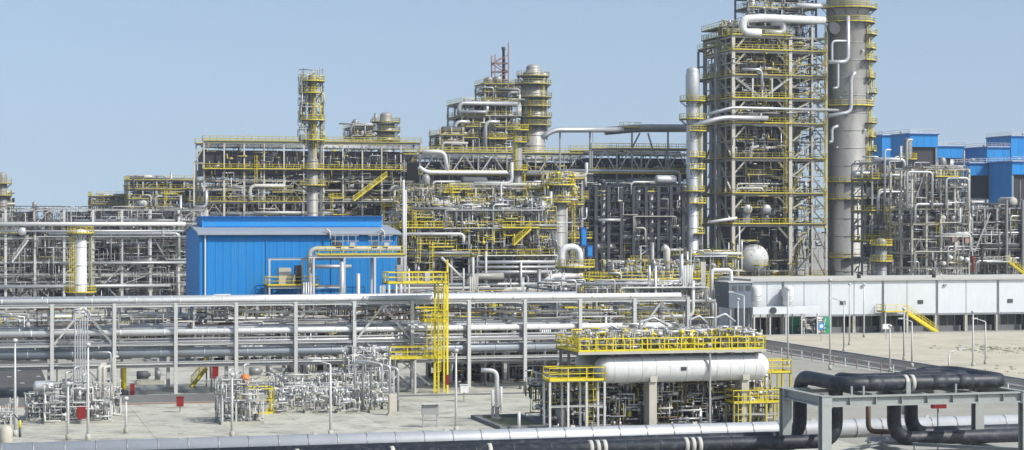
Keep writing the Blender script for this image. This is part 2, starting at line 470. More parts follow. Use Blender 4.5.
# ------------------------------------------------------------------ the setting: ground, roads, yard
def slab(name, u0, u1, v0, v1, z0, z1, m, kind='structure'):
    mb = MB().box(u0, u1, v0, v1, z0, z1)
    return solo(name, None, None, mb, m, ((u0 + u1) / 2, (v0 + v1) / 2, z0), kind=kind)
mb = MB(); S_ = 2600
mb.v = [(-S_, -S_, 0), (S_, -S_, 0), (S_, S_, 0), (-S_, S_, 0)]; mb.f = [(0, 1, 2, 3)]; mb.sm = [False]
solo('ground', None, None, mb, 'ground', (0, 0, 0), kind='structure')
mb = MB()      # sand field on the right, gently uneven
nu, nv = 40, 40; SU0, SU1, SV0, SV1 = 109.2, 205., 96., 276.
for j in range(nv + 1):
    for i in range(nu + 1):
        e = min(i, j, nu - i, nv - j)
        mb.v.append((SU0 + (SU1 - SU0) * i / nu, SV0 + (SV1 - SV0) * j / nv, .02 + (.0 if e == 0 else rng.uniform(.0, .16))))
for j in range(nv):
    for i in range(nu):
        a = j * (nu + 1) + i; mb.f.append((a, a + 1, a + nu + 2, a + nu + 1)); mb.sm.append(True)
solo('sand_field', None, None, mb, 'sand', (SU0, SV0, 0), kind='structure')
slab('road', 100.5, 108.8, 60, 277, -.3, .012, 'asphalt')
slab('kerb', 108.85, 109.15, 60, 277, -.3, .14, 'kerb')
slab('kerb', 100.1, 100.45, 60, 277, -.3, .14, 'kerb')
slab('road', 60, 240, 277.4, 280.2, -.3, .016, 'asphalt')
slab('kerb', 109.3, 240, 277.02, 277.36, -.3, .15, 'kerb')
mb = MB()
for k in range(18): mb.box(104.5, 104.65, 64 + k * 12, 69 + k * 12, .016, .02)
solo('road_marking', None, None, mb, 'paint', (104.6, 64, .016), kind='structure')
# asphalt lot at the left edge, with painted dots
slab('asphalt_lot', -40, 9.5, 192, 262, -.3, .012, 'asphalt')
mb = MB()
for i in range(7):
    for j in range(4): mb.lathe([(.28, 0), (.26, .01)], (-12 + i * 3.1 + (j % 2) * 1.2, 208 + j * 9, .013), n=10)
solo('lot_marking', None, None, mb, 'paint', (0, 208, .013), kind='structure')
# concrete yard of separate slabs
yard = T('yard_pavement', None, None, 30, 165, 0, kind='structure')
for i in range(12):
    for j in range(16):
        if j > 8 and i < 3: continue
        u0 = -12 + i * 6.4; v0 = 130.5 + j * 6.6
        k = rng.uniform(0, .012)
        yard.box('slab', 'concrete', u0 + .012, u0 + 6.388, v0 + .012, v0 + 6.588, -.2, .05 + k)
slab('drain_channel', -12, 24, 188.6, 189.5, -.2, .085, 'red_kerb')
slab('low_dark_wall', -12, 23.5, 190.2, 190.7, -.2, .75, 'concrete_dark')  # low dark wall standing in for the dark strip across the yard
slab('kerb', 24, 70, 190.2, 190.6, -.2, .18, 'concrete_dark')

# ------------------------------------------------------------------ foreground: pipeline on low sleepers and the loop frame
def bands(t, pts_u, v, z, r, m, nm='cladding_band', w=.09):
    me = MB().lathe([(r + .012, -w / 2), (r + .02, -w / 4), (r + .02, w / 4), (r + .012, w / 2)], (0, 0, 0), 'u', 20).build(nm, m)
    for u in pts_u: t.put(nm, me, Matrix.Translation((u - t.g[0], v - t.g[1], z - t.g[2])))
vS, zS, rS = 127.2, 2.82, .64
t = solo('pipe', 'long silver clad pipe at the bottom edge, behind the black pipes', 'pipe', MB().tube([(-9, vS, zS), (78, vS, zS)], rS, 20), 'alu', (30, vS, zS))
bands(t, [-8 + k * 1.9 for k in range(45)], vS, zS, rS, 'alu_dull')
for k in range(9): t.box('support_block', 'pale', 3.7 + k * 8.6, 4.0 + k * 8.6, vS - .07, vS + .07, zS + rS - .02, zS + rS + .12)
t = solo('pipe', 'thin silver pipe along the very bottom edge, nearest the camera', 'pipe', MB().tube([(-6, 116.6, 2.32), (49.2, 116.6, 2.32)], .26, 16), 'alu', (30, 116.6, 2.32))
bands(t, [-5 + k * 2.2 for k in range(25)], 116.6, 2.32, .26, 'alu_dull')
t = solo('pipe', 'small silver pipe running low beneath the steel loop frame to the right edge', 'pipe', MB().tube([(58, 123.8, 2.35), (80, 123.8, 2.35)], .26, 14), 'alu', (66, 123.8, 2.3))
ZT = 6.35           # top of the loop frame
fu0, fu1, fv0, fv1 = 50.5, 64.2, 114.0, 120.2
rB = .46
def black_pipe(label, va, ua, vf, ur, vb, ud, zt, zl=2.95):
    pts = [(-6, va, zl), (ua, va, zl), (ua, va, zt), (ua, vf, zt), (ur, vf, zt), (ur, vb, zt), (ud, vb, zt), (ud, vb, zl), (80, vb, zl)]
    t = solo('pipe', label, 'pipe', MB().pipe(pts, rB, 20, 1.35, 8), 'black_pipe', (ua, va, zl))
    return t
zt_ = ZT + rB + .16
p1 = black_pipe('black insulated pipe whose loop lies along the front of the steel frame', 121.6, 52.1, 114.9, 63.3, 121.9, 60.2, zt_)
p2 = black_pipe('black insulated pipe looping across the steel frame behind the front loop', 119.3, 53.6, 117.0, 61.8, 119.3, 57.7, zt_ + .02)
for uu, c in ((56.3, 0), (12.5, 1), (18.6, 1), (24.4, 1), (30.5, 1), (37.0, 2), (43.3, 2), (6.0, 1)):
    v_, z_ = (114.9, zt_) if c == 0 else (119.3, 2.95)
    pp = p1 if c == 0 else p2
    for k in range({0: 2, 1: 1, 2: 3}[c]):
        m_ = MB().lathe([(rB + .01, -.13), (rB + .06, -.12), (rB + .06, .12), (rB + .01, .13)], (uu + k * .45, v_, z_), 'u', 20)
        pp.mesh('clamp_band', m_, 'pale')
    if c == 0: p1.box('clamp_plate', 'frame_grey', uu - .15, uu + .15, v_ - rB - .12, v_ - rB - .02, z_ - rB - .4, z_ + .1)
for uu in (54.2, 58.6, 60.4):
    p1.mesh('weld_sleeve', MB().lathe([(rB + .005, -.5), (rB + .025, -.48), (rB + .025, .48), (rB + .005, .5)], (uu, 114.9, zt_), 'u', 20), 'black_pipe')
ORDS = ['first', 'second', 'third', 'fourth', 'fifth', 'sixth', 'seventh', 'eighth', 'ninth', 'tenth', 'eleventh', 'twelfth', 'thirteenth']
ns = 0
for k in range(22): p2.mesh('cladding_seam', MB().lathe([(rB + .002, -.04), (rB + .014, -.03), (rB + .014, .03), (rB + .002, .04)], (-4 + k * 2.4, 119.3, 2.95), 'u', 20), 'black_pipe')
for k in range(17):      # sleepers carrying the pipeline
    u = -6 + k * 8.6 / 2 * 1.2
    if u > 46.5 and u < 68: continue
    ns += 1
    t = T('pipe_sleeper', ORDS[ns - 1] + ' grey sleeper trestle from the left under the foreground pipes', 'pipe support', u, 122, 0, 'sleepers under the foreground pipeline')
    for vv in (117, 122, 127.2): t.beam('post', 'frame_grey', (u, vv, 0), (u, vv, 1.75), .3)
    t.beam('cross_beam', 'frame_grey', (u, 116, 1.9), (u, 128.2, 1.9), .3, .3)
    t.box('shoe', 'frame_grey', u - .2, u + .2, vS - .2, vS + .2, 2.053, zS - rS + .03)
    t.box('shoe', 'frame_grey', u - .2, u + .2, 121.4, 121.8, 2.053, 2.95 - rB + .03)
    t.box('shoe', 'frame_grey', u - .2, u + .2, 119.2, 119.6, 2.053, 2.95 - rB + .03)
t = T('loop_frame', 'grey green steel frame at lower right carrying the black pipe loops', 'steel frame', (fu0 + fu1) / 2, (fv0 + fv1) / 2, 0)
CW = .62
for u in (fu0, fu1):
    for v in (fv0, fv1):
        t.beam('column', 'frame_grey', (u, v, 0), (u, v, ZT - .005), CW, CW)
        t.box('base_plate', 'frame_grey', u - .45, u + .45, v - .45, v + .45, 0, .06)
        t.box('cap_plate', 'frame_grey', u - .36, u + .36, v - .36, v + .36, ZT - .004, ZT + .03)
for v in (fv0, fv1): t.beam('beam', 'frame_grey', (fu0 + CW / 2, v, ZT - .34), (fu1 - CW / 2, v, ZT - .34), .42, .66)
for u in (fu0, fu1): t.beam('beam', 'frame_grey', (u, fv0 + CW / 2, ZT - .34), (u, fv1 - CW / 2, ZT - .34), .42, .66)
for u in (fu0, fu1):
    sg = 1 if u == fu0 else -1
    for v in (fv0, fv1):
        t.box('end_plate', 'frame_grey', u + sg * CW / 2 - .03 + sg * .03, u + sg * CW / 2 + .03 + sg * .03, v - .27, v + .27, ZT - .74, ZT - .01)
        for z_ in (ZT - .62, ZT - .4, ZT - .18): t.box('bolt', 'steel_dark', u + sg * (CW / 2 + .06) - .03, u + sg * (CW / 2 + .06) + .03, v - .24, v - .16, z_, z_ + .07)
for u in lin(fu0 + 1.6, fu1 - 1.6, 6): t.box('web_stiffener', 'frame_grey', u - .012, u + .012, fv0 - .2, fv0 - .02, ZT - .57, ZT - .11)
for u in (54.0, 57.4, 60.8): t.beam('cross_beam', 'frame_grey', (u, fv0 + .2, ZT - .12), (u, fv1 - .2, ZT - .12), .25, .24)
for u in (fu0, 57.4, fu1): t.beam('cross_beam', 'frame_grey', (u, fv0 + .3, 2.3), (u, fv1 + 2.5, 2.3), .35, .4)
for v in (fv0 + .6, fv1 - .6): t.beam('beam', 'frame_grey', (fu0 + .2, v, 1.95), (fu1 - .2, v, 1.95), .3, .36)
for a, b in (((fu0 + .3, fv0 + .3), (57.2, fv1)), ((57.6, fv1), (fu1 - .3, fv0 + .3))): t.beam('plan_brace', 'frame_grey', (a[0], a[1], 2.62), (b[0], b[1], 2.62), .3, .22)
for u in (52.4, 53.2, 59.5): t.box('vent_stub', 'steel', u - .06, u + .06, fv0 + .2, fv0 + .32, ZT, ZT + .55)
# instruments and drain pipe beside the frame
t = T('drain_pipe', 'rust brown bent pipe dropping beneath the loop frame', 'pipe', 55.1, 121, 2.4)
t.pipe('run', 'rusty', [(57.9, 123.6, 5.7), (57.9, 123.6, 3.0), (60.3, 123.6, 2.9)], .17, 12)
t = T('transmitter_post', 'beige valve actuator on a post under the right half of the loop frame', 'valve', 61.6, 124.8, 0)
t.beam('post', 'steel_light', (61.9, 124.8, 0), (61.9, 124.8, 4.9), .16, shape='cyl')
t.mesh('actuator', MB().lathe([(.2, 0), (.36, .05), (.36, .6), (.22, .7), (.2, 1.0)], (61.3, 124.8, 3.9), n=14), 'pale')
t.box('mounting_plate', 'steel', 61.3, 62.0, 124.7, 124.9, 3.8, 3.9)
t.beam('brace', 'steel_light', (61.3, 124.8, 3.85), (61.9, 124.8, 2.6), .1)
t.box('red_cabinet', 'red', 63.2, 64.2, 124.6, 125.0, 4.3, 5.1); t.beam('post', 'steel', (63.7, 124.9, 0), (63.7, 124.9, 4.3), .12, shape='cyl')

# ------------------------------------------------------------------ main pipe rack across the picture
vR, dR = 196.0, 8.0
RU = [U(52, vR) + (k - 1) * 5.86 for k in range(13)]
rack = T('pipe_rack', 'long light grey steel pipe rack spanning the picture behind the yard', 'pipe rack', RU[8], vR, 0)
LZ = [3.95, 6.0, 8.6]
for i, u in enumerate(RU):
    for v in (vR, vR + dR):
        rack.beam('column', 'steel_light', (u, v, .06), (u, v, 9.15), .34)
        rack.box('footing', 'concrete', u - .5, u + .5, v - .5, v + .5, 0, .35)
    for z in LZ: rack.beam('cross_beam', 'steel_light', (u, vR + .2, z - .15), (u, vR + dR - .2, z), .3, .36)
    if i < len(RU) - 1:
        b = RU[i + 1]
        for v in (vR, vR + dR):
            rack.beam('beam', 'steel_light', (u + .2, v, 8.95), (b - .2, v, 8.95), .26, .3)
            rack.beam('beam', 'steel_light', (u + .2, v, 3.35), (b - .2, v, 3.35), .22, .26)
            if v == vR: rack.beam('beam', 'steel_light', (u + .2, v, 5.15), (b - .2, v, 5.15), .18, .2)
for i in (1, 6, 11):
    a, b = RU[i], RU[i + 1]
    for z0, z1 in ((5.3, 8.7), (.4, 3.2)):
        rack.beam('brace', 'steel_light', (a + .2, vR + .02, z0), ((a + b) / 2, vR + .02, z1), .2); rack.beam('brace', 'steel_light', (b - .2, vR + .02, z0), ((a + b) / 2, vR + .02, z1), .2)
RA, RB = RU[0] - 5, RU[-1] + 1.5
rk = [  # (v offset, z, r, material, label)
 (.55, 9.38, .27, 'white', 'white clad pipe on top of the main rack, front edge'),
 (2.6, 9.3, .22, 'alu', 'slim silver pipe on top of the main rack, behind the white one'),
 (4.4, 9.3, .22, 'alu', 'silver pipe on top of the main rack, middle of the deck'),
 (6.6, 9.35, .28, 'alu', 'dull silver pipe on top of the main rack, rear edge'),
 (.50, 6.30, .29, 'white', 'white clad pipe on the middle level of the main rack, front edge'),
 (1.7, 6.55, .30, 'alu', 'thick silver pipe on the middle level of the main rack, behind the white one'),
 (3.4, 6.6, .25, 'alu', 'silver pipe on the middle level of the main rack, second row'),
 (6.8, 6.6, .26, 'steel', 'grey pipe on the middle level of the main rack, rear row'),
 (.66, 4.30, .42, 'pipe_blue', 'largest dull grey pipe on the lowest level of the main rack'),
 (2.9, 4.55, .3, 'alu', 'silver pipe on the lowest level of the main rack, second row'),
 (.32, 5.65, .10, 'steel', 'thin conduit hung on the front of the main rack, upper one'),
 (.36, 5.35, .14, 'alu', 'thin silver conduit hung on the front of the main rack, lower one'),
 (.36, 3.0, .13, 'alu', 'thin silver line under the lowest beam of the main rack'),
]
for o, z, r, m, lb in rk:
    a = RA - rng.uniform(0, 4); b = RB - (0 if r > .3 else rng.uniform(0, 14))
    t = solo('pipe', lb, 'pipe', MB().tube([(a, vR + o, z), (b, vR + o, z)], r, 14), m, ((a + b) / 2, vR + o, z))
    if r > .2:
        bands(t, [a + 1 + k * 4.2 for k in range(int((b - a - 2) / 4.2))], vR + o, z, r, m, w=.12)
        for k, u in enumerate(RU):
            if k % 2 == 0 and r > .28: t.box('pipe_shoe', 'steel', u - .25, u + .25, vR + o - .1, vR + o + .1, z - r - .28, z - r + .04)
# drops from the rack (small verticals joining levels)
rg = random.Random(5)
dm = MB()
for k in range(34):
    u = rg.uniform(RU[0], RU[-1]); v = vR + rg.uniform(-.7, dR); z1 = rg.choice((9.2, 6.5, 4.5)); z0 = rg.choice((.1, 3.4, 4.6)) if z1 > 5 else .1
    if z0 > z1 - 1: z0 = .1
    dm.pipe([(u - rg.uniform(.6, 2.5), v, z1), (u, v, z1), (u, v, z0)], rg.uniform(.05, .14), 6, seg=3)
rack.mesh('drop_piping', dm, 'alu', kind='stuff')
for px in (75, 77.5, 80, 82.5, 85, 87.5): rack.beam('conduit', 'alu', (U(px, vR - 1.5), vR - 1.5, 1.8), (U(px, vR - 1.5), vR - 1.5, 8.3 - (px % 3) * .3), .13, shape='cyl')
smalls(rack, rg, (RU[0], RU[-1], vR + .5, vR + dR, 4.4, 9.3), 160, w=(.75, .15, .1), lmax=9)
# ------------------------------------------------------------------ blue building
vB = V(300, 262); bu0, bu1 = U(199.5, vB), U(397, vB); zE = Z(300, 232.6, vB); bd = 17.0
t = T('blue_building', 'bright blue metal clad building with grey eaves and roof monitor', 'building', (bu0 + bu1) / 2, vB, 0)
n = 26
for k in range(n):
    a = bu0 + (bu1 - bu0) * k / n; b = bu0 + (bu1 - bu0) * (k + 1) / n
    wp = t.box('wall_panel', 'blue', a + .012, b - .012, vB, vB + .12, 0, zE)
    mb = MB()
    for q in range(3): c = a + (b - a) * (q + .5) / 3; mb.box(c - .05, c + .05, vB - .022, vB + .002, .1, zE - .05)
    t.mesh('panel_ribs', mb, 'blue', wp)
zR = zE + .8; vm0, vm1 = vB + 5.2, vB + bd - 5.2
m1 = MB()          # gable end on the left
m1.v = [(bu0 - .02, vB + .13, 0), (bu0 - .02, vB + bd, 0), (bu0 - .02, vB + bd, zE), (bu0 - .02, vB + bd / 2, zR), (bu0 - .02, vB + .13, zE)]
m1.v += [(x + .12, y, z) for x, y, z in m1.v]; m1.f = [(4, 3, 2, 1, 0), (5, 6, 7, 8, 9)] + [(i, (i + 1) % 5, 5 + (i + 1) % 5, 5 + i) for i in range(5)]; m1.sm = [False] * 7
t.mesh('gable_wall', m1, 'blue')
m2 = MB(); m2.v = [(2 * ((bu0 + bu1) / 2) - x, y, z) for x, y, z in m1.v]; m2.f = [tuple(reversed(f)) for f in m1.f]; m2.sm = m1.sm
t.mesh('gable_wall', m2, 'blue')
t.box('wall', 'blue', bu0, bu1, vB + bd - .12, vB + bd - .002, 0, zE)
sl = (zR - zE) / (bd / 2)
for sgn in (0, 1):
    mb = MB(); y0, y1 = (vB - .5, vB + bd / 2) if sgn == 0 else (vB + bd + .5, vB + bd / 2)
    za = zE - .5 * sl
    mb.v = [(bu0 - .35, y0, za + .03), (bu1 + .35, y0, za + .03), (bu1 + .35, y1, zR + .03), (bu0 - .35, y1, zR + .03)]
    mb.v += [(x, y, z + .16) for x, y, z in mb.v]
    mb.f = [(0, 3, 2, 1), (4, 5, 6, 7), (0, 1, 5, 4), (1, 2, 6, 5), (2, 3, 7, 6), (3, 0, 4, 7)]; mb.sm = [False] * 6
    t.mesh('roof_slope', mb, 'roof_grey')
t.box('gutter', 'roof_grey', bu0 - .3, bu1 + .3, vB - .72, vB - .5, zE - .28, zE - .02)
mu0, mu1 = U(202, vm0), U(382, vm0); zm = Z(300, 217.3, vm0)
zmb = zE + sl * 5.2
t.box('monitor_wall', 'blue', mu0, mu1, vm0, vm1, zmb - .3, zm)
t.box('monitor_roof', 'blue_dark', mu0 - .25, mu1 + .25, vm0 - .35, vm1 + .35, zm + .002, zm + .16)
t.box('monitor_louvre', 'blue_dark', mu0 + .3, mu1 - .3, vm0 - .06, vm0 - .004, zm - .5, zm - .42)
t.box('monitor_louvre', 'blue_dark', mu0 + .3, mu1 - .3, vm0 - .06, vm0 - .004, zmb + .22, zmb + .3)
ud = U(199, vB) + .75
t.beam('downpipe', 'white', (ud, vB - .2, 0), (ud, vB - .2, zE - .25), .22, shape='cyl')
for k in (.33, .66): t.box('downpipe', 'blue', bu0 + (bu1 - bu0) * k, bu0 + (bu1 - bu0) * k + .1, vB - .12, vB - .05, 0, zE - .05)
du = U(336, vB)
t.box('vent_opening', 'fin', U(331, vB), U(338, vB), vB - .07, vB - .004, Z(335, 248, vB), Z(335, 239, vB))
for px in (329, 383): t.pipe('roof_vent', 'steel_light', [(U(px, vB), vB - .9, zE - .9), (U(px, vB), vB - .9, zE + .1), (U(px, vB) - .6, vB - .9, zE + .5)], .12, 8)
# platform with cabinet in front of the blue building
vp0, vp1 = vB - 4.6, vB - 1.2
pz = Z(300, 286, vp0); a, b = U(268, vp0), U(346, vp0)
t = T('access_platform', 'yellow railed platform with canopy frame in front of the blue wall', 'platform', (a + b) / 2, vp0, 0)
for u in (a + .2, (a + b) / 2 - .6, b - .2):
    for v in (vp0 + .15, vp1): t.beam('column', 'steel_light', (u, v, 0), (u, v, Z(300, 259, vp0) if v < vp0 + 1 else pz), .22)
for v in (vp0 + .15, vp1): t.beam('beam', 'steel_light', (a, v, pz - .16), (b, v, pz - .16), .2, .3)
t.beam('canopy_beam', 'steel_light', (a, vp0 + .15, Z(300, 259, vp0)), (b, vp0 + .15, Z(300, 259, vp0)), .2, .25)
deck(t, a - .1, U(319, vp0), vp0 - .1, vp1 + .3, pz)
uu = U(279, vp0 + 1.5)
t.box('cabinet', 'steel_beige', uu, uu + 1.6, vp0 + 1.6, vp0 + 2.6, pz + .08, pz + 2.3)
t.box('cabinet', 'fin', uu + 2.2, uu + 3.3, vp0 + 2.4, vp0 + 3.0, pz + .08, pz + 2.6)
t.box('cabinet', 'steel', uu + 1.7, uu + 2.1, vp0 + 1.4, vp0 + 2.0, pz + .08, pz + 1.5)
# white pipe with gantry at the right of the blue building
vg0 = vB - 6.5; gz = Z(360, 255.5, vg0); a, b = U(309, vg0), U(405, vg0)
t = T('pipe_gantry', 'yellow railed walkway gantry crossing the right half of the blue wall', 'gantry', (a + b) / 2, vg0, 0)
for u in lin(a + .6, b, 3):
    for v in (vg0, vg0 + 2.2): t.beam('column', 'steel_light', (u, v, 0), (u, v, gz - .2), .26)
for v in (vg0, vg0 + 2.2): t.beam('beam', 'steel_light', (a, v, gz - .15), (b, v, gz - .15), .22, .3)
deck(t, a + 1.2, b, vg0 - .2, vg0 + 2.4, gz, sides='fb')
t = solo('pipe', 'pale pipe turning down at the left end of the gantry before the blue wall', 'pipe', MB().pipe([(U(311, vg0), vg0 + 1.1, 0), (U(311, vg0), vg0 + 1.1, Z(311, 249, vg0)), (U(402, vg0), vg0 + 1.1, Z(311, 249, vg0))], .30, 14), 'pale', (U(311, vg0), vg0 + 1.1, 0))
for k in range(5): bands(t, [U(311, vg0) + 2 + k * 2.0], vg0 + 1.1, Z(311, 249, vg0), .30, 'alu_dull')
t = solo('pipe', 'grey pipe below the gantry walkway in front of the blue wall', 'pipe', MB().tube([(U(315, vg0), vg0 + .5, gz - 1.4), (U(352, vg0), vg0 + .5, gz - 1.4)], .25, 12), 'alu', (U(330, vg0), vg0 + .5, gz - 1.4))
for k, px in enumerate((339, 352, 375, 386)):
    t = T('instrument_stand', ('thin', 'second thin', 'third thin', 'rightmost thin')[k] + ' steel instrument stand on the gantry before the blue wall', 'stand', U(px, vg0 + 1), vg0 + 1, gz)
    u = U(px, vg0 + 1); z = gz + .07
    for q in (-.5, .5): t.beam('post', 'steel', (u + q, vg0 + 1, z), (u + q, vg0 + 1, z + 2.6), .1)
    for q in (.9, 1.8, 2.5): t.beam('crossbar', 'steel_light', (u - .9, vg0 + 1, z + q), (u + .9, vg0 + 1, z + q), .1)
    t.box('junction_box', 'steel_light' if k % 2 else 'machine', u - .3, u + .3, vg0 + .7, vg0 + .94, z + 1.0, z + 1.6)
# ------------------------------------------------------------------ process structures
def levels(pm, v, pys): return sorted(Z(pm, p, v) for p in pys)
def unit(label, px0, px1, d, pys, depth, nu, nv=1, m='steel', cw=.35, bw=.3, brace=.2, decks=(), rails='yellow', pipes=12, small=200, big=(.15, .4), z0=0, seed=1,
         name='process_structure', cat='process structure', top=0, mcol=None, pm_=('alu', 'alu', 'alu_dull', 'pale', 'steel_light'), zlo=None, smats=('alu', 'alu_dull', 'machine', 'rusty', 'pale', 'alu_dull'), fan=0, lmax=4, sr=(.025, .10), equip=0, mass=0, minis=0):
    pm = (px0 + px1) / 2; v0 = V(pm, d); u0, u1 = U(px0, v0), U(px1, v0); zs = levels(pm, v0, pys)
    us = lin(u0, u1, nu); vs = lin(v0, v0 + depth, nv); rg = random.Random(seed)
    t = T(name, label, cat, (u0 + u1) / 2, v0, z0)
    frame(t, us, vs, zs, m, cw, bw, z0, brace, rg, top=top, mcol=mcol)
    for k in decks:
        z = zs[k] + bw / 2 + .004
        deck(t, u0 - .3, u1 + .3, v0 - .5, v0 + depth + .2, z, rails, 'flr')
    for k in range(pipes):
        z = rg.choice(zs) + bw / 2 + rg.uniform(.1, .5); r = big[0] + (big[1] - big[0]) * rg.random() ** 1.5
        v = v0 + rg.choice((-.5, .6, 1.4, depth * .5, depth * .8)); z += r
        a = rg.uniform(u0, u1 - 4); b = min(u1 + 1, a + rg.uniform(6, max(7, (u1 - u0) * .8)))
        pts = [(a, v, z), (b, v, z)]
        if rg.random() < .5: pts = [(a, v, z - rg.uniform(2, 6))] + pts
        if rg.random() < .5: pts = pts + [(b, v, z + rg.choice((-1, 1)) * rg.uniform(2, 5))]
        pts = [(x, y, max(z0 + .1, q)) for x, y, q in pts]
        t.pipe('pipe', rg.choice(pm_), pts, r, 8)
    for k in range(pipes // 2):                      # risers up the front
        u = rg.uniform(u0, u1); v = v0 + rg.choice((-.6, .8, depth * .6)); i = rg.randrange(len(zs)); za = z0 if i == 0 else zs[i - 1]
        t.pipe('riser_pipe', rg.choice(pm_), [(u, v, za + .2), (u, v, zs[i] + 1.2), (u + rg.choice((-1, 1)) * rg.uniform(1.5, 4), v, zs[i] + 1.2)], big[0] * rg.uniform(.7, 1.5), 8)
    for k in range(max(1, pipes // 3)):               # banks of parallel lines that turn down together
        i = rg.randrange(len(zs)); z = zs[i] + bw / 2 + .15; n_ = rg.randint(3, 6); r = rg.uniform(.05, .11); v = v0 + rg.choice((-.9, .5, 1.6)); a = rg.uniform(u0, (u0 + u1) / 2); b = a + rg.uniform(.3, .8) * (u1 - u0); b = min(b, u1); dn = rg.uniform(1.5, 5); mm = rg.choice(pm_); sg = rg.choice((-1, 1))
        for q in range(n_):
            o = q * r * 3.2; e = b - o if sg < 0 else b + o
            t.pipe('pipe', mm, [(a + o, v + o, max(z0 + .1, z - dn)), (a + o, v + o, z), (e, v + o, z), (e, v + o, z + sg * dn * .6)], r, 6)
    for k in range(minis):                           # small railed landings at odd heights
        a = rg.uniform(u0, u1 - 3); w = rg.uniform(2, 5); z = rg.uniform(zs[0], zs[-1]); v = v0 + rg.uniform(-1.4, 2)
        deck(t, a, a + w, v, v + rg.uniform(1, 1.8), z, rg.choice(('yellow', 'yellow', 'yellow_old')), 'flr', rth=.06)
        if rg.random() < .4: ladder(t, a + .4, v - .2, z - rg.uniform(2.5, 4.5), z, 'yellow')
    for k in range(equip):
        i = rg.randrange(len(zs) - (1 if seed > 100 else 0)); z = zs[i] + bw / 2 + .1; u = rg.uniform(u0 + 1, u1 - 1); v = v0 + rg.uniform(1, depth * .6); r = rg.uniform(.4, .9)
        if rg.random() < .5: drum(None, u, v, z + r + .2, r, rg.uniform(2.5, 5), rg.choice('uv'), rg.choice(('alu_dull', 'pale', 'alu', 'machine')), t=t, n=14)
        else: t.mesh('vertical_drum', MB().lathe([(r * .8, 0), (r, .1), (r, 2.2 * r), (r * .6, 2.8 * r), (.1, 3 * r)], (u, v, z), n=14), rg.choice(('alu_dull', 'pale', 'vessel_grey')))
    for k in range(mass):                            # dark casings and shells added at the back so interiors read dark
        i = rg.randrange(len(zs)); za = z0 if i == 0 else zs[i - 1]; hb = min(zs[i] - za - .6, rg.uniform(1.8, 4.2))
        u = rg.uniform(u0 + 1, u1 - 2); w = rg.uniform(1.5, 4); v = v0 + depth * rg.uniform(.45, .75)
        if hb < .5: continue
        mm = rg.choice(('machine', 'steel_dark', 'machine', 'alu_dull', 'fin'))
        if rg.random() < .5: t.box('filler_casing', mm, u, u + w, v, v + rg.uniform(1.2, 2.5), za + .2, za + .2 + hb)
        else: drum(None, u + w / 2, v + 1, za + .3 + hb / 2, hb / 2, w * 1.3, 'u', mm, t=t, n=14)
    zl = zlo if zlo is not None else z0
    smalls(t, rg, (u0, u1, v0 - .4, v0 + depth, zl, zs[-1] + .6), small, smats, lmax=lmax, r0=sr[0], r1=sr[1])
    return t, u0, u1, v0, us, vs, zs, rg

# left lattice rack in front of the left units
t, u0, u1, v0, us, vs, zs, rg = unit('open light grey lattice pipe rack at the left, left of the blue building', -24, 207, 385, (209.5, 223.5, 238, 262, 274, 285), 9, 8, 2, m='steel_light', cw=.45, bw=.3, brace=.3, pipes=10, small=700, seed=3, mass=40, zlo=.2, lmax=6, equip=12, big=(.12, .3))
for py, r, m, o, a, b in ((224, .4, 'white', -.7, -20, 185), (231, .2, 'alu', -.6, -20, 200), (239, .22, 'alu', .8, -20, 150), (263, .25, 'alu', -.6, 60, 200), (276, .35, 'pale', 1, 20, 190), (286, .3, 'alu', -.6, -20, 170)):
    t.pipe('pipe', m, [(U(a, v0), v0 + o, Z(90, py, v0)), (U(b, v0), v0 + o, Z(90, py, v0))], r, 12)
for px, w in ((121, .9), (150, 1.2), (90, .9), (180, 1.1)):      # fireproofed legs
    t.beam('fireproofed_leg', 'fireproof', (U(px, v0 + 2), v0 + 2, 0), (U(px, v0 + 2), v0 + 2, Z(90, 262, v0)), w, shape='box')
for (a, b, p, q) in ((88, 120, 300, 268), (120, 88, 300, 268), (150, 168, 232, 262), (92, 112, 236, 216)):
    t.beam('brace', 'steel_light', (U(a, v0), v0 - .05, Z(90, p, v0)), (U(b, v0), v0 - .05, Z(90, q, v0)), .22)
stair(t, (U(12, v0), v0 - 1.6, Z(20, 262, v0)), (U(28, v0), v0 - 1.6, Z(20, 240, v0)), 1, 'steel_light')

# units behind at the left
t, u0, u1, v0, us, vs, zs, rg = unit('distant grey process unit with yellow rails rising behind the left lattice rack', 129, 198, 500, (181, 190, 200, 209, 222, 236), 14, 5, 2, m='steel_beige', decks=(2, 3, 4, 5), rails='yellow_old', pipes=14, small=420, minis=6, seed=4, mass=24, zlo=12, equip=10, brace=.15, top=1.5)
t, u0, u1, v0, us, vs, zs, rg = unit('low distant unit stepping down at the far left, beside a railed deck', 92, 128, 510, (197, 205, 214, 230), 14, 3, 2, m='steel_beige', decks=(2, 3), rails='yellow_old', pipes=8, small=220, seed=5, mass=10, zlo=12, equip=6)
t, u0, u1, v0, us, vs, zs, rg = unit('distant steel tower block cut by the left edge of the picture', -22, 11, 480, (196, 207, 220, 240), 10, 2, 2, m='steel_beige', decks=(1, 2, 3), rails='yellow_old', pipes=8, small=200, seed=6, mass=8, zlo=12, equip=5)
tower('thin pale column at the left edge of the picture behind the lattice rack', 2, 470, 172, 1.2, plats=((184, 150, 390), (196, 160, 400)), rail='yellow_old')
t, u0, u1, v0, us, vs, zs, rg = unit('low distant pipe bank filling the gap behind the left lattice rack', -24, 200, 455, (222, 234, 246, 262, 280), 12, 12, 2, m='steel', pipes=22, small=800, minis=8, seed=7, mass=70, equip=20, brace=.15, decks=(1, 3), rails='yellow_old', lmax=6)
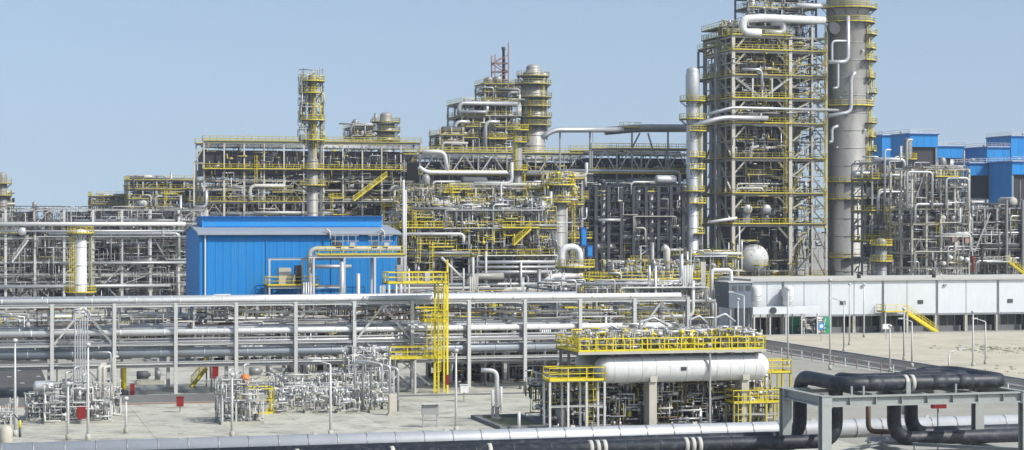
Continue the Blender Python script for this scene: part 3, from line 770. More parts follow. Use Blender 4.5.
# white column in front of the lattice rack
t, u, v, Zp, rad = tower('white vertical drum with yellow top platform in front of the left lattice rack', 80.5, 340, 229, 1.05, m='white', plats=((234, -200, 60, 1.2), (293, -180, 180, 1.6)), lad=((200, 295, 234),), rings=3.2, pipe=((10, 296, 232, .14, 'alu'),))
t.box('steel_tower', 'yellow_old', u - 1.9, u - 1.75, v - .3, v - .15, 0, Zp(234)); t.box('steel_tower', 'yellow_old', u + 1.75, u + 1.9, v - .3, v - .15, 0, Zp(234))

# ---- the long air cooler structure (left half)
def air_cooler(label, px0, px1, d, seed, py_top=143, py_fan=166, py_black=178, pys_low=(190, 203, 217, 235, 258), nu=11, depth=16, tower_top=True, m='steel_beige', truss=False, small=700, pipes=26):
    pm = (px0 + px1) / 2; v0 = V(pm, d); zt = Z(pm, py_top, v0); zf = Z(pm, py_fan, v0); zb = Z(pm, py_black, v0)
    t, u0, u1, v0, us, vs, zs, rg = unit(label, px0, px1, d, pys_low + (py_black + 3,), depth, nu, 2, m=m, pipes=pipes, small=small, seed=seed, minis=int((px1 - px0) * .06), mass=int((px1 - px0) * .35), zlo=Z(pm, 262, v0), equip=16, brace=.3, cw=.42, bw=.36, decks=(3,), rails='yellow_old', big=(.15, .45), lmax=5, mcol=m)
    # fan deck: bays of finned bundle with fan rings under and header boxes in front
    for a, b in zip(us, us[1:]):
        t.box('cooler_bundle', 'fin', a + .15, b - .15, v0 + .3, v0 + depth - .3, zb + .5, zf - .8)
        t.box('plenum', 'fin', a + .25, b - .25, v0 + 1.8, v0 + depth - 1.5, zf - .79, zt - 1.7)
        t.box('header_box', 'fin', a + .2, b - .2, v0 - .05, v0 + .29, zb + .7, zf - 1.0)
        for q in (.27, .73):
            c = a + (b - a) * q
            t.mesh('fan_ring', MB().lathe([(.95, 0), (.8, .45), (.8, .55)], (c, v0 + 2.2, zb - .05), n=14), 'alu_dull')
            t.mesh('fan_motor', MB().lathe([(.16, 0), (.24, .05), (.24, .8), (.1, .85)], (c, v0 + .9, zf + .12), n=10), 'machine')
            t.mesh('nozzle', MB().pipe([(c, v0 + .1, zf - 1.2), (c, v0 + .1, zf + .9), (c, v0 + 1.4, zf + .9)], .14, 8), 'alu_dull')
    for u in us:
        for v in (v0, v0 + depth): t.beam('post', m, (u, v, zs[-1]), (u, v, zt), .3)
    deck(t, u0 - .4, u1 + .4, v0 - 1.1, v0 - .02, zf - .85, 'yellow', 'flr')
    for v in (v0, v0 + depth):
        t.beam('top_beam', m, (u0, v, zt), (u1, v, zt), .3, .35)
    deck(t, u0 - .3, u1 + .3, v0 - .5, v0 + 1.0, zt + .18, 'yellow_old', 'flrb')
    deck(t, u0 - .3, u1 + .3, v0 + depth - 1.0, v0 + depth + .5, zt + .18, 'yellow_old', 'flrb')
    for k_, u in enumerate(us):
        if rg.random() < .55: t.beam('light_mast', 'steel_light', (u + .3, v0 + .4, zt + .26), (u + .3, v0 + .4, zt + rg.uniform(2.2, 4.0)), .09)
    t.pipe('header_pipe', 'alu', [(u0, v0 + 2.5, zt - .9), (u1, v0 + 2.5, zt - .9)], .35, 10)
    t.pipe('header_pipe', 'alu_dull', [(u0, v0 + 6, zt - .5), (u1, v0 + 6, zt - .5)], .5, 10)
    if truss:
        for i, (a, b) in enumerate(zip(us, us[1:])):
            mid = (a + b) / 2
            t.beam('truss_brace', 'steel_light', (a + .2, v0 - .25, zf - .6), (mid, v0 - .25, zt - .2), .24); t.beam('truss_brace', 'steel_light', (b - .2, v0 - .25, zf - .6), (mid, v0 - .25, zt - .2), .24)
    smalls(t, rg, (u0, u1, v0 - .3, v0 + 4, zf, zt - .3), small // 6, ('alu', 'yellow_old', 'machine', 'alu_dull'), lmax=2.5, nm='nozzle_piping')
    smalls(t, rg, (u0, u1, v0 - .9, v0 + .3, zb - 3.5, zf), small // 8, ('alu', 'pale', 'machine', 'yellow_old'), lmax=2.5, nm='nozzle_piping')
    return t, u0, u1, v0, us, vs, zs, rg, zt, zf, zb
t, u0, u1, v0, us, vs, zs, rg, zt, zf, zb = air_cooler('long raised air cooler bank with yellow walkways behind the blue building', 204, 420, 440, 21)
stair(t, (U(352, v0), v0 - 2.4, Z(360, 201, v0)), (U(385, v0), v0 - 2.4, Z(360, 176, v0)), 1.1, 'yellow')
ladder(t, U(255, v0), v0 - 1.4, Z(255, 183, v0), Z(255, 160, v0))
t.pipe('pipe', 'alu', [(U(193, v0), v0 - .6, Z(200, 207, v0)), (U(206, v0), v0 - .6, Z(200, 207, v0)), (U(206, v0), v0 - .6, Z(200, 190, v0))], .3)
t.beam('end_brace', 'steel_beige', (U(194, v0), v0, Z(200, 163, v0)), (U(204, v0), v0, Z(200, 146, v0)), .25)
t.beam('end_beam', 'steel_beige', (U(194, v0), v0, Z(200, 163, v0)), (U(204, v0), v0, Z(200, 163, v0)), .3); t.beam('end_post', 'steel_beige', (U(194, v0), v0, 0), (U(194, v0), v0, Z(200, 163, v0)), .35)
t, u0, u1, v0, us, vs, zs, rg, zt, zf, zb = air_cooler('air cooler bank with white truss braces in the middle of the skyline', 420, 592, 425, 22, py_top=154, py_fan=172, py_black=182, pys_low=(195, 206, 217, 235, 258), nu=6, truss=True, m='steel')
t.pipe('pipe', 'white', [(U(421, v0), v0 - 1.5, Z(430, 152, v0)), (U(443, v0), v0 - 1.5, Z(430, 152, v0)), (U(446, v0), v0 - 1.5, Z(430, 172, v0))], .42, 14)
t.pipe('pipe', 'white', [(U(417, v0), v0 - 1.6, Z(430, 167, v0)), (U(425, v0), v0 - 1.6, Z(430, 172.5, v0)), (U(552, v0), v0 - 1.6, Z(490, 172.5, v0))], .42, 12)
for a, b, p, q in ((440, 540, 181.5, 187),): 
    for pp in (p, q): t.beam('light_beam', 'steel_light', (U(a, v0), v0 - 1.2, Z(490, pp, v0)), (U(b, v0), v0 - 1.2, Z(490, pp, v0)), .22, .28)
    for px in (440, 468, 497, 525): t.beam('light_post', 'steel_light', (U(px, v0), v0 - 1.2, Z(490, q, v0)), (U(px, v0), v0 - 1.2, Z(490, p, v0)), .2)
t, u0, u1, v0, us, vs, zs, rg, zt, zf, zb = air_cooler('air cooler bank between the middle skyline and the slender grey column', 592, 690, 425, 23, py_top=150, py_fan=170, py_black=181, pys_low=(192, 206, 222, 240, 262), nu=4, truss=True, m='steel', small=300, pipes=10)
t.pipe('overhead_pipe', 'alu', [(U(541, v0), v0 - .8, Z(541, 138, v0)), (U(552, v0), v0 - .8, Z(541, 130, v0)), (U(622, v0), v0 - .8, Z(580, 129.5, v0))], .55, 12)
t.pipe('overhead_pipe', 'alu_dull', [(U(606, v0), v0 + .6, Z(606, 131, v0)), (U(640, v0), v0 + .6, Z(640, 128, v0)), (U(720, v0), v0 + .6, Z(700, 128, v0))], .85, 14)
for px in (560, 590, 632, 668): t.beam('pipe_post', 'steel', (U(px, v0), v0, Z(px, 182, v0)), (U(px, v0), v0, Z(px, 132, v0)), .32)
for a, b in ((628, 640), (655, 648)): t.beam('brace', 'steel', (U(a, v0), v0 + .1, Z(a, 156, v0)), (U(b, v0), v0 + .1, Z(b, 133, v0)), .3)
deck(t, U(622, v0), U(640, v0), v0 - 1, v0 + 2, Z(630, 128, v0), 'yellow_old', 'flr')
t.pipe('pipe', 'alu', [(U(560, v0), v0 - 1, Z(600, 171, v0)), (U(678, v0), v0 - 1, Z(600, 171, v0)), (U(678, v0), v0 - 1, Z(600, 190, v0))], .35, 10)
t.pipe('pipe', 'alu', [(U(637, v0), v0 - 2.5, Z(640, 191, v0)), (U(690, v0), v0 - 2.5, Z(640, 190, v0))], .7, 14)
# concrete pipe rack below it, coloured dark for the shade under the coolers
t, u0, u1, v0, us, vs, zs, rg = unit('concrete framed rack coloured dark as in shade under the air coolers, left of the slender column', 583, 683, 398, (186, 193, 201, 210, 218, 226, 234, 243, 252, 262), 10, 8, 2, m='steel_dark', cw=.62, bw=.36, brace=0, pipes=6, small=160, minis=4, seed=24, mass=24, smats=('steel_dark', 'machine', 'alu_dull', 'pale'), equip=8)
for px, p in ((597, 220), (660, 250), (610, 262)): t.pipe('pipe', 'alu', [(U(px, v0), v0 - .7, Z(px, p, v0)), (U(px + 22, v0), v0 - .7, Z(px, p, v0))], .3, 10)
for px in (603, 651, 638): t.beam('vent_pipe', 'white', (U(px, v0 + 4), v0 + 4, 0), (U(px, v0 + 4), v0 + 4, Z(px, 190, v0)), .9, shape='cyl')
# backdrop unit behind all this so that no ground shows through
t, u0, u1, v0, us, vs, zs, rg = unit('rear process unit seen through the gaps behind the middle of the plant', 300, 700, 500, (190, 202, 216, 232, 250), 12, 22, 1, m='steel', pipes=20, small=900, minis=20, seed=25, mass=120, equip=30, brace=.25, decks=(2, 3, 4), rails='yellow_old', lmax=6, zlo=5)
t, u0, u1, v0, us, vs, zs, rg = unit('rear process unit seen through the gaps behind the left air coolers', 190, 330, 500, (190, 202, 216, 232, 250), 12, 8, 1, m='steel', pipes=14, small=420, seed=26, mass=50, equip=14, brace=.25, decks=(2, 3, 4), rails='yellow_old', lmax=6, zlo=5)

# ---- upper block with hairpin pipe, columns and mast on the skyline
t, u0, u1, v0, us, vs, zs, rg = unit('stepped tower block on the skyline carrying a silver hairpin pipe', 462, 517, 455, (104, 117, 128, 139, 150, 165), 14, 5, 2, m='steel_beige', decks=(2, 3, 4, 5), rails='yellow_old', pipes=12, small=360, minis=8, seed=31, mass=26, zlo=30, equip=12, brace=.3)
t.pipe('hairpin_pipe', 'alu', [(U(458, v0), v0 - 1, Z(458, 114.5, v0)), (U(458, v0), v0 - 1, Z(458, 103.5, v0)), (U(505, v0), v0 - 1, Z(480, 103.5, v0)), (U(516, v0), v0 - 1, Z(480, 103.5, v0))], .5, 14, 1.3)
t.pipe('hairpin_pipe', 'alu', [(U(458, v0), v0 - 1, Z(458, 112, v0)), (U(486, v0), v0 - 1, Z(458, 112, v0)), (U(486, v0), v0 - 1, Z(458, 106, v0))], .42, 14, 1.2)
for px in (454, 484): t.pipe('riser_pipe', 'alu', [(U(px, v0), v0 - 1.4, Z(px, 165, v0)), (U(px, v0), v0 - 1.4, Z(px, 122, v0)), (U(px + 14, v0), v0 - 1.4, Z(px, 122, v0))], .4)
t, u0, u1, v0, us, vs, zs, rg = unit('small upper steel block below the red mast on the skyline', 485, 516, 468, (85, 93, 103), 9, 3, 1, m='steel_beige', decks=(0, 1, 2), rails='yellow_old', pipes=6, small=140, seed=32, mass=6, z0=Z(496, 106, V(496, 468)), equip=5, brace=.3)
t.pipe('pipe', 'alu', [(U(508, v0), v0 - .8, Z(508, 100, v0)), (U(508, v0), v0 - .8, Z(508, 93, v0)), (U(524, v0), v0 - .8, Z(508, 93, v0))], .45)
t, u0, u1, v0, us, vs, zs, rg = unit('lower steel block at the left foot of the skyline tower block', 440, 463, 450, (136, 146, 158), 10, 2, 1, m='steel_beige', decks=(1, 2), rails='yellow_old', pipes=6, small=110, seed=33, mass=6, zlo=25, equip=4, top=2)
t, u, v, Zp, rad = tower('wide grey column with many galleries beside the red mast', 533, 462, 64, 2.9, plats=((77, -180, 180, 1.5), (85, -180, 180, 1.3), (98, -200, 90, 1.5), (107, -180, 180, 1.3), (118, -200, 90, 1.5), (126, -180, 180, 1.4)), rail='yellow_old', secs=((82, .8), (73, .55)), rings=2.4, lad=((-60, 118, 85), (-120, 140, 107)), pipe=((10, 130, 74, .3, 'alu'), (-40, 140, 100, .25, 'alu')))
tower('small grey domed column on the skyline left of the tower block', 386, 462, 112, 2.0, plats=((123, -180, 180, 1.3), (132, -180, 180, 1.3), (141, -180, 180, 1.2)), rail='yellow_old', secs=((124, .7),), rings=2.4)
t, u0, u1, v0, us, vs, zs, rg = unit('small railed frame on the skyline beside the small domed column', 350, 372, 482, (129, 137, 146), 8, 3, 1, m='steel_beige', decks=(1, 2), rails='yellow_old', pipes=6, small=110, seed=34, mass=6, zlo=30, equip=4)
# red and white lattice mast
mv = V(500, 490); mu = U(500, mv); mz0, mz1 = Z(500, 90, mv), Z(500, 55, mv)
t = T('lattice_mast', 'slim red lattice mast on the skyline beside the wide grey column', 'mast', mu, mv, 0)
hw = 1.7
for a, b in ((-1, -1), (1, -1), (1, 1), (-1, 1)): t.beam('leg', 'red_mast', (mu + a * hw, mv + b * hw, 0), (mu + a * hw, mv + b * hw, mz1 + (3 if a > 0 and b < 0 else 0)), .26)
k = 0; z = mz0 - 4
while z < mz1:
    for b in (-1, 1):
        t.beam('ring_bar', 'red_mast', (mu - hw, mv + b * hw, z), (mu + hw, mv + b * hw, z), .2)
        t.beam('lacing', 'red_mast', (mu - hw * (1 if k % 2 else -1), mv + b * hw, z), (mu + hw * (1 if k % 2 else -1), mv + b * hw, z + 2.1), .18)
    for a in (-1, 1): t.beam('ring_bar', 'red_mast', (mu + a * hw, mv - hw, z), (mu + a * hw, mv + hw, z), .2)
    z += 2.1; k += 1
t.mesh('flare_tip', MB().lathe([(.35, mz0), (.35, mz1 + 1.2), (.5, mz1 + 1.3), (.5, mz1 + 2.0)], (mu + .9, mv, 0), n=12), 'machine')

# ---- tall thin stack with platforms (left skyline)
t, u, v, Zp, rad = tower('tall slim column with stacked yellow platforms on the left skyline', 312.5, 405, 74, 1.15, plats=((82, 100, 400, 1.6), (94, -240, -60, 1.9), (121, -250, 20, 1.7), (141, -240, 40, 1.7), (170, -250, 60, 1.2), (186, -200, 200, 1.5)), secs=((160, .78),), lad=((-90, 120, 80), (-75, 165, 122), (-90, 141, 100)), rings=2.6, pipe=((5, 216, 78, .24, 'alu'), (150, 120, 84, .2, 'alu_dull')))
rg = random.Random(41)
smalls(t, rg, (u - 2.8, u + 2.2, v - 1.6, v + 1.2, Zp(145), Zp(70)), 90, ('alu', 'yellow', 'alu_dull', 'machine'), w=(.25, .1, .65), lmax=3)
for k, (a, b) in enumerate(((Zp(112), Zp(96)), (Zp(92), Zp(80)))): t.box('valve_cluster', 'machine', u - 2.6, u - 1.3, v - .6, v + .3, a, a + (b - a) * .55)
for q in (-1.9, 1.4, 2.0): t.beam('antenna', 'steel', (u + q, v - .3, Zp(82)), (u + q, v - .3, Zp(66 + abs(q))), .1)
t.beam('guide_post', 'steel_light', (u - 2.4, v - .8, Zp(145)), (u - 2.4, v - .8, Zp(80)), .16); t.beam('guide_post', 'steel_light', (u - 1.5, v - 1.2, Zp(145)), (u - 1.5, v - 1.2, Zp(80)), .16)

# ---- slender grey column left of the big tower structure
t, u, v, Zp, rad = tower('slender grey column with a bulbous domed top left of the big tower', 692.5, 402, 67, 1.22, m='alu', secs=((128, 1.05),), plats=((102, -200, 60, 1.3), (120, -230, 30, 1.4), (132, -120, 60, 1.6), (158, -120, 60, 1.4), (170, -120, 60, 1.4), (192, -220, 60, 1.3), (204, -120, 60, 1.6), (234, -100, 60, 1.3), (270, -200, 40, 1.4)), rings=2.5, lad=((-30, 120, 102), (-30, 158, 132), (-30, 192, 170), (-20, 234, 204)), pipe=((0, 290, 124, .2, 'alu'), (-10, 260, 200, .15, 'alu_dull'), (170, 290, 180, .18, 'alu')))
t.mesh('head_bulb', MB().lathe([(1.0, 0), (1.4, .8), (1.4, 5.6), (1.1, 6.6), (.5, 7.2), (.15, 7.4)], (u, v, Zp(103)), n=22), 'alu')

# ---- the big tower structure
d0 = 405; pmx = 762; v0 = V(pmx, d0); dep = 16.0
u0, u1 = U(733, v0), U(790, v0); u2, u3 = U(812, v0), U(826, v0)
ZB = lambda py: Z(pmx, py, v0)
t = T('tower_structure', 'tallest open steel structure with many railed floors beside the wide column', 'process structure', (u0 + u1) / 2, v0, 0)
flo = [ZB(p) for p in (278, 225.5, 195, 160, 125, 100, 77, 52, 37)]
midu = (u0 + u1) / 2
for u in (u0, u1, u2, u3):
    for v in (v0, v0 + dep / 2, v0 + dep):
        top = flo[-1] + (.3 if u < u2 else 3)
        t.beam('column', 'steel_beige', (u, v, 0), (u, v, top), .68 if u in (u0, u1) else .42, shape='ibeam')
for u in (u0 + (u1 - u0) * .33, u0 + (u1 - u0) * .67): t.beam('column', 'steel', (u, v0 + dep / 2, 0), (u, v0 + dep / 2, flo[-1]), .5)
rg = random.Random(51)
for i, z in enumerate(flo):
    for v in (v0, v0 + dep / 2, v0 + dep):
        t.beam('beam', 'steel_beige', (u0 + .4, v, z), (u1 - .4, v, z), .4, .5); t.beam('beam', 'steel_beige', (u1 + .4, v, z), (u2, v, z), .3, .36); t.beam('beam', 'steel_beige', (u2, v, z - .003), (u3, v, z - .003), .26, .32)
    for u in (u0, u1, u3): t.beam('cross_beam', 'steel_beige', (u, v0 + .3, z - .01), (u, v0 + dep - .3, z - .01), .3, .42)
    deck(t, u0 - .4, u1 + .3, v0 - .7, v0 + dep + .3, z + .27, 'yellow' if i % 3 else 'yellow_old', 'fl', rth=.055)
    if i < 8: deck(t, u1 + .4, u3, v0 - .6, v0 + 6, z + .22, 'yellow_old', 'fr', rth=.055)
    zlo = 0 if i == 0 else flo[i - 1]
    # knee braces and X bracing
    if i not in (0,):
        t.beam('brace', 'steel_beige', (u0 + .4, v0, z - 2.6), (u0 + 2.6, v0, z - .25), .3); t.beam('brace', 'steel_beige', (u1 - .4, v0, z - 2.6), (u1 - 2.6, v0, z - .25), .3)
        zz = zlo + .3; hh = (z - zlo) / 2
        for q in range(2):
            za, zb_ = zz + q * hh, zz + (q + 1) * hh - .3
            t.beam('brace', 'steel_beige', (u1 + .4, v0, za), (u2, v0, zb_), .28); t.beam('brace', 'steel_beige', (u2 + .2, v0, zb_), (u3 - .2, v0, za), .26)
        t.beam('brace', 'steel_beige', (u0 - .02, v0 + .4, zlo + .3), (u0 - .02, v0 + dep / 2 - .3, z - .3), .35); t.beam('brace', 'steel_beige', (u0 - .02, v0 + dep - .3, zlo + .3), (u0 - .02, v0 + dep / 2 + .3, z - .3), .35)
    if i > 1:
        zm_ = (zlo + z) / 2 + .3
        for v, uu0, uu1 in ((v0 + 2.2, u0, u1), (v0 + .02, u1, u3), (v0 + dep / 2, u0, u3)): t.beam('mid_beam', 'steel_beige', (uu0 + .4, v, zm_), (uu1 - .3, v, zm_), .16, .22)
        for v_ in (v0 + 4, v0 + 12): t.beam('side_post', 'steel_beige', (u0 - .04, v_, zlo + .2), (u0 - .04, v_, z - .2), .26)
        t.beam('side_beam', 'steel_beige', (u0 - .04, v0 + .3, zm_), (u0 - .04, v0 + dep - .3, zm_), .2, .26)
        for q in (.3, .62): t.beam('post', 'steel_beige', (u0 + (u1 - u0) * q, v0 + 2.4, zlo + .3), (u0 + (u1 - u0) * q, v0 + 2.4, z - .2), .24)
        a_ = u0 + (u1 - u0) * rg.uniform(.05, .4); deck(t, a_, a_ + (u1 - u0) * rg.uniform(.3, .5), v0 + .6, v0 + 2.6, zm_ + .15, 'yellow_old', 'flr', rth=.055)
        ladder(t, u1 - 1.2, v0 - .2, zlo + .4, z, 'yellow_old'); ladder(t, u3 - .5, v0 - .6, zlo + .4, z, 'yellow')
    if i == 6: 
        t.beam('brace', 'steel_light', (midu, v0 - .35, zlo + .3), (u0 + .5, v0 - .35, z - .3), .42); t.beam('brace', 'steel_light', (midu, v0 - .35, zlo + .3), (u1 - .5, v0 - .35, z - .3), .42)
        for q in (.33, .5, .67): t.beam('truss_post', 'steel_light', (u0 + (u1 - u0) * q, v0 - .35, zlo + .3), (u0 + (u1 - u0) * q, v0 - .35, z - .3), .32)
    if i < 8 and i > 0:
        stair(t, (u1 + .8, v0 + (1 if i % 2 else 3.4), zlo + .6), (u2 - .4, v0 + (1 if i % 2 else 3.4), z + .2), 1.0, 'yellow_old')
    # equipment on each floor
    for q in range(4 if i else 0):
        r = rg.uniform(.6, 1.2); uu = rg.uniform(u0 + 1.6, u1 - 1.6); vv = v0 + rg.uniform(3.4, dep - 3); hgt = (flo[i + 1] - z if i < 8 else 4)
        if rg.random() < .6: drum(None, uu, vv, z + .7 + r, r, rg.uniform(3, 5), rg.choice('uv'), rg.choice(('alu_dull', 'vessel_grey', 'machine')), t=t, n=16)
        else: t.mesh('vertical_drum', MB().lathe([(r * .9, .3), (r, .5), (r, hgt * .7), (r * .6, hgt * .8), (.1, hgt * .84)], (uu, vv, z), n=16), rg.choice(('vessel_grey', 'alu', 'alu_dull')))
    for q in range(4):
        zz = z + rg.uniform(.8, 3); r = rg.uniform(.12, .35); vv = v0 + rg.choice((.6, 1.5, 3, 6)); a = rg.uniform(u0, midu); b = rg.uniform(midu, u1)
        t.pipe('pipe', rg.choice(('alu', 'alu_dull', 'pale', 'steel_light')), [(a, vv, max(.2, zz - rg.uniform(1, 4))), (a, vv, zz), (b, vv, zz), (b, vv, zz + rg.uniform(-2, 3) if zz > 3 else zz + 2)], r, 8)
    smalls(t, rg, (u0 - .2, u3, v0 - .4, v0 + dep, zlo + .5, z - .2), 110 if i else 50, ('alu', 'machine', 'alu_dull', 'yellow_old', 'machine'), lmax=3, r1=.14)
# two big dark drums added inside so the structure's interior reads dark
for q in (.3, .74):
    uq = u0 + (u1 - u0) * q; vq = v0 + 10.2
    t.mesh('filler_drum', MB().lathe([(1.2, 3), (2.7, 7), (2.7, flo[-2] - 2), (1.8, flo[-2] + .6), (.5, flo[-2] + 1.4)], (uq, vq, 0), n=24), 'machine')
for z_ in flo[1:]:
    t.box('floor_slab', 'steel_dark', u1 + .5, u3 - .2, v0 + 7, v0 + dep - .3, z_ + .3, z_ + .5)
t.box('lift_shaft', 'steel_dark', u1 + .8, u2 - .6, v0 + 9, v0 + 13.5, 0, flo[-2])
for px, a, b in ((712, 278, 60), (722, 278, 90)): t.beam('riser_pipe', 'alu_dull', (U(px, v0 + dep * .75), v0 + dep * .75, 0), (U(px, v0 + dep * .75), v0 + dep * .75, ZB(b)), 1.2, shape='cyl')
# long pipes crossing the front
t.pipe('pipe', 'alu', [(U(703, v0), v0 - 1.5, ZB(116)), (U(729, v0), v0 - 1.5, ZB(108.5)), (U(836, v0), v0 - 1.5, ZB(109.5))], .3, 12)
t.pipe('pipe', 'alu', [(U(690, v0), v0 - 1.4, ZB(127)), (U(720, v0), v0 - 1.4, ZB(118.5)), (U(765, v0), v0 - 1.4, ZB(118.5))], .5, 14)
t.pipe('hairpin_pipe', 'white', [(U(760, v0), v0 - .3, ZB(33)), (U(742, v0), v0 - .3, ZB(33)), (U(742, v0), v0 - .3, ZB(19.5)), (U(765, v0), v0 - .3, ZB(18)), (U(824, v0), v0 - .3, ZB(19))], .8, 16, .9)
t.pipe('hairpin_pipe', 'alu', [(U(765, v0), v0 + .4, ZB(32.5)), (U(784, v0), v0 + .4, ZB(32.5)), (U(784, v0), v0 + .4, ZB(22)), (U(772, v0), v0 + .4, ZB(22))], .7, 14, .9)
t.pipe('pipe', 'alu', [(U(740, v0), v0 - .9, ZB(70)), (U(760, v0), v0 - .9, ZB(70)), (U(760, v0), v0 - .9, ZB(90))], .3)
t.pipe('pipe', 'white', [(U(708, v0), v0 - 1, ZB(222)), (U(735, v0), v0 - 1, ZB(218)),], .3)
# left rear shoulder (lower annex on the left flank)
lu0 = U(703, v0 + dep); 
for v in (v0 + 6.2, v0 + dep):
    t.beam('annex_column', 'steel', (u0 - 1.5, v, 0), (u0 - 1.5, v, ZB(46)), .4)
    for p in (46, 62, 77, 100, 125, 160, 195, 226, 253): t.beam('annex_beam', 'steel', (u0 - 1.5, v, ZB(p)), (u0 - .4, v, ZB(p)), .26, .34)
for p in (46, 77, 100, 125, 160, 195, 226, 253): deck(t, u0 - 1.7, u0 - .6, v0 + 6, v0 + dep + .2, ZB(p) + .2, 'yellow_old', 'fl')
for i, (p, q) in enumerate(((62, 46), (77, 62), (100, 77), (125, 100), (160, 125), (195, 160))): t.beam('annex_brace', 'steel', (u0 - 1.4, v0 + 6.2, ZB(p)), (u0 - .6, v0 + 6.2, ZB(q)), .24)
# crown: railed block top left and lattice block top right
z9 = flo[-1] + .34
deck(t, u0 - .9, u0 + 3.4, v0 + 4, v0 + dep, z9, 'yellow_old', 'flrb')
for u in lin(u0 - .7, u0 + 3.2, 3): t.beam('crown_post', 'steel_beige', (u, v0 + 4.2, z9), (u, v0 + 4.2, ZB(22)), .2)
deck(t, u0 - .9, u0 + 3.6, v0 + 4, v0 + dep, ZB(26), 'yellow_old', 'flrb')
smalls(t, rg, (u0 - .9, u0 + 6, v0 + 3.6, v0 + 9, z9, ZB(19)), 90, ('alu', 'pale', 'yellow_old', 'machine'), lmax=2.5)
ux0, ux1 = U(757, v0), U(826, v0)
for u in lin(ux0, ux1, 4):
    for v in (v0 + 5, v0 + 12): t.beam('crown_column', 'steel', (u, v, flo[-1]), (u, v, ZB(-12)), .36)
for p in (20, 6, -6):
    for v in (v0 + 5, v0 + 12): t.beam('crown_beam', 'steel', (ux0, v, ZB(p)), (ux1, v, ZB(p)), .26, .32)
    deck(t, ux0, ux1, v0 + 4.6, v0 + 12, ZB(p) + .2, 'yellow_old', 'fl')
for k, (a, b) in enumerate(zip(lin(ux0, ux1, 4), lin(ux0, ux1, 4)[1:])):
    t.beam('crown_brace', 'steel', (a, v0 + 5, ZB(36)), (b, v0 + 5, ZB(21)), .24); t.beam('crown_brace', 'steel', (b, v0 + 5, ZB(19)), (a, v0 + 5, ZB(7)), .24)
smalls(t, rg, (ux0, ux1, v0 + 4.4, v0 + 9, ZB(36), ZB(-4)), 130, ('alu', 'pale', 'alu_dull', 'machine'), lmax=3)
t.pipe('pipe', 'alu', [(U(763, v0), v0 + 6, ZB(40)), (U(763, v0), v0 + 6, ZB(-14))], .8, 12)
t.pipe('pipe', 'white', [(U(800, v0), v0 + 2, ZB(3)), (U(836, v0), v0 + 2, ZB(3.5))], .5, 12)
tower_t = t
# round white drum end inside the tower structure's ground floor, and two exchanger ends
vd = v0 + 1.2; ud_ = U(756, vd); zd = Z(756, 259, vd)
t = drum('big white horizontal drum with rounded end facing out, under the tower structure', ud_, vd + 3.4, zd, 3.0, 5.0, 'v', 'white', z_sup=flo[0] + .36, head=.75)
t2 = T('inspection_stand', 'small yellow railed stand in front of the big white drum end', 'platform', U(762, v0 - 1), v0 - 1, 0)
pu = U(762, v0 - 3); pz = Z(762, 266, v0 - 3)
for a in (-1.1, 1.1):
    for b in (-4, -2): t2.beam('leg', 'steel_light', (pu + a, v0 + b, 0), (pu + a, v0 + b, pz), .16)
for q in (.35, .6, .85): t2.beam('brace', 'steel_light', (pu - 1.1, v0 - 4.1, pz * q), (pu + 1.1, v0 - 4.1, pz * (q + .12)), .12)
deck(t2, pu - 1.4, pu + 1.4, v0 - 4.3, v0 - 1.8, pz, 'yellow', 'flr')
for k, px in enumerate((749, 768)):
    zf_ = flo[1]; uu = U(px, v0)
    drum(('left', 'right')[k] + ' one of two round silver exchanger ends on the tower structure floor', uu, v0 + 2.9, zf_ + 3.3, 1.0, 4.4, 'v', 'alu', name='heat_exchanger', cat='heat exchanger', z_sup=zf_ + .36)
    tower_t.pipe('exchanger_pipe', 'alu', [(uu - .2, v0 + 1.6, zf_ + 4.2), (uu - .2, v0 + 1.6, zf_ + 5.1), (uu - 1.6, v0 + 1.6, zf_ + 5.1), (uu - 1.6, v0 + 1.6, zf_ + 3)], .25)

# ---- the wide column
A = (-200, 60)
t, u, v, Zp, rad = tower('widest pale grey column with rings and yellow ladders, cut by the top edge', 848, 412, -40, 4.15, m='vessel_grey',
    plats=((10, -180, 60, 1.5), (24, -180, 60, 1.4), (36, -60, 60, 1.8), (62, -75, 60, 1.8), (79, -60, 50, 1.5), (107, -190, 60, 1.2), (124, -60, 40, 1.8), (152, -50, 40, 1.7), (183, -180, 60, 1.0), (200, -180, 50, 1.0), (230, -60, 50, 1.6), (258, -190, 60, 1.0), (50, -55, 60, 1.6), (94, -50, 55, 1.8), (138, -55, 50, 1.5), (168, -50, 50, 1.6), (216, -60, 55, 1.3), (244, -50, 50, 1.5)),
    rings=3.6, n=40, lad=((-28, 60, 36), (-24, 107, 64), (-26, 152, 110), (-22, 200, 155), (-30, 258, 205), (-26, 280, 258), (-5, 94, 50), (-8, 138, 107), (-4, 183, 152), (-8, 230, 200), (-50, 60, 24), (-48, 183, 152)), secs=((20, 1.07),))
rg = random.Random(61)
for (pts, r) in ((((848, 16), (848, 62), (828, 62)), .42), (((833, 88), (838, 88), (838, 62), (832, 62), (832, 41), (850, 41)), .26), (((855, 72), (851, 78), (851, 112), (828, 116)), .40), (((829, 142), (832, 142), (832, 128), (838, 126)), .3), (((858, 200), (858, 235)), .2)):
    P = []
    for (px, py) in pts:
        vv = v - 4.9; P.append((U(px, vv), vv, Z(px, py, vv)))
    t.pipe('process_pipe', 'alu', P, r, 12)
for px, py in ((832, 31),): t.mesh('manway', MB().lathe([(1.2, -.6), (1.2, .3), (1.35, .3), (1.35, .5)], (U(px, v - 3.2), v - 4.0, Zp(py)), 'v', 20), 'machine')
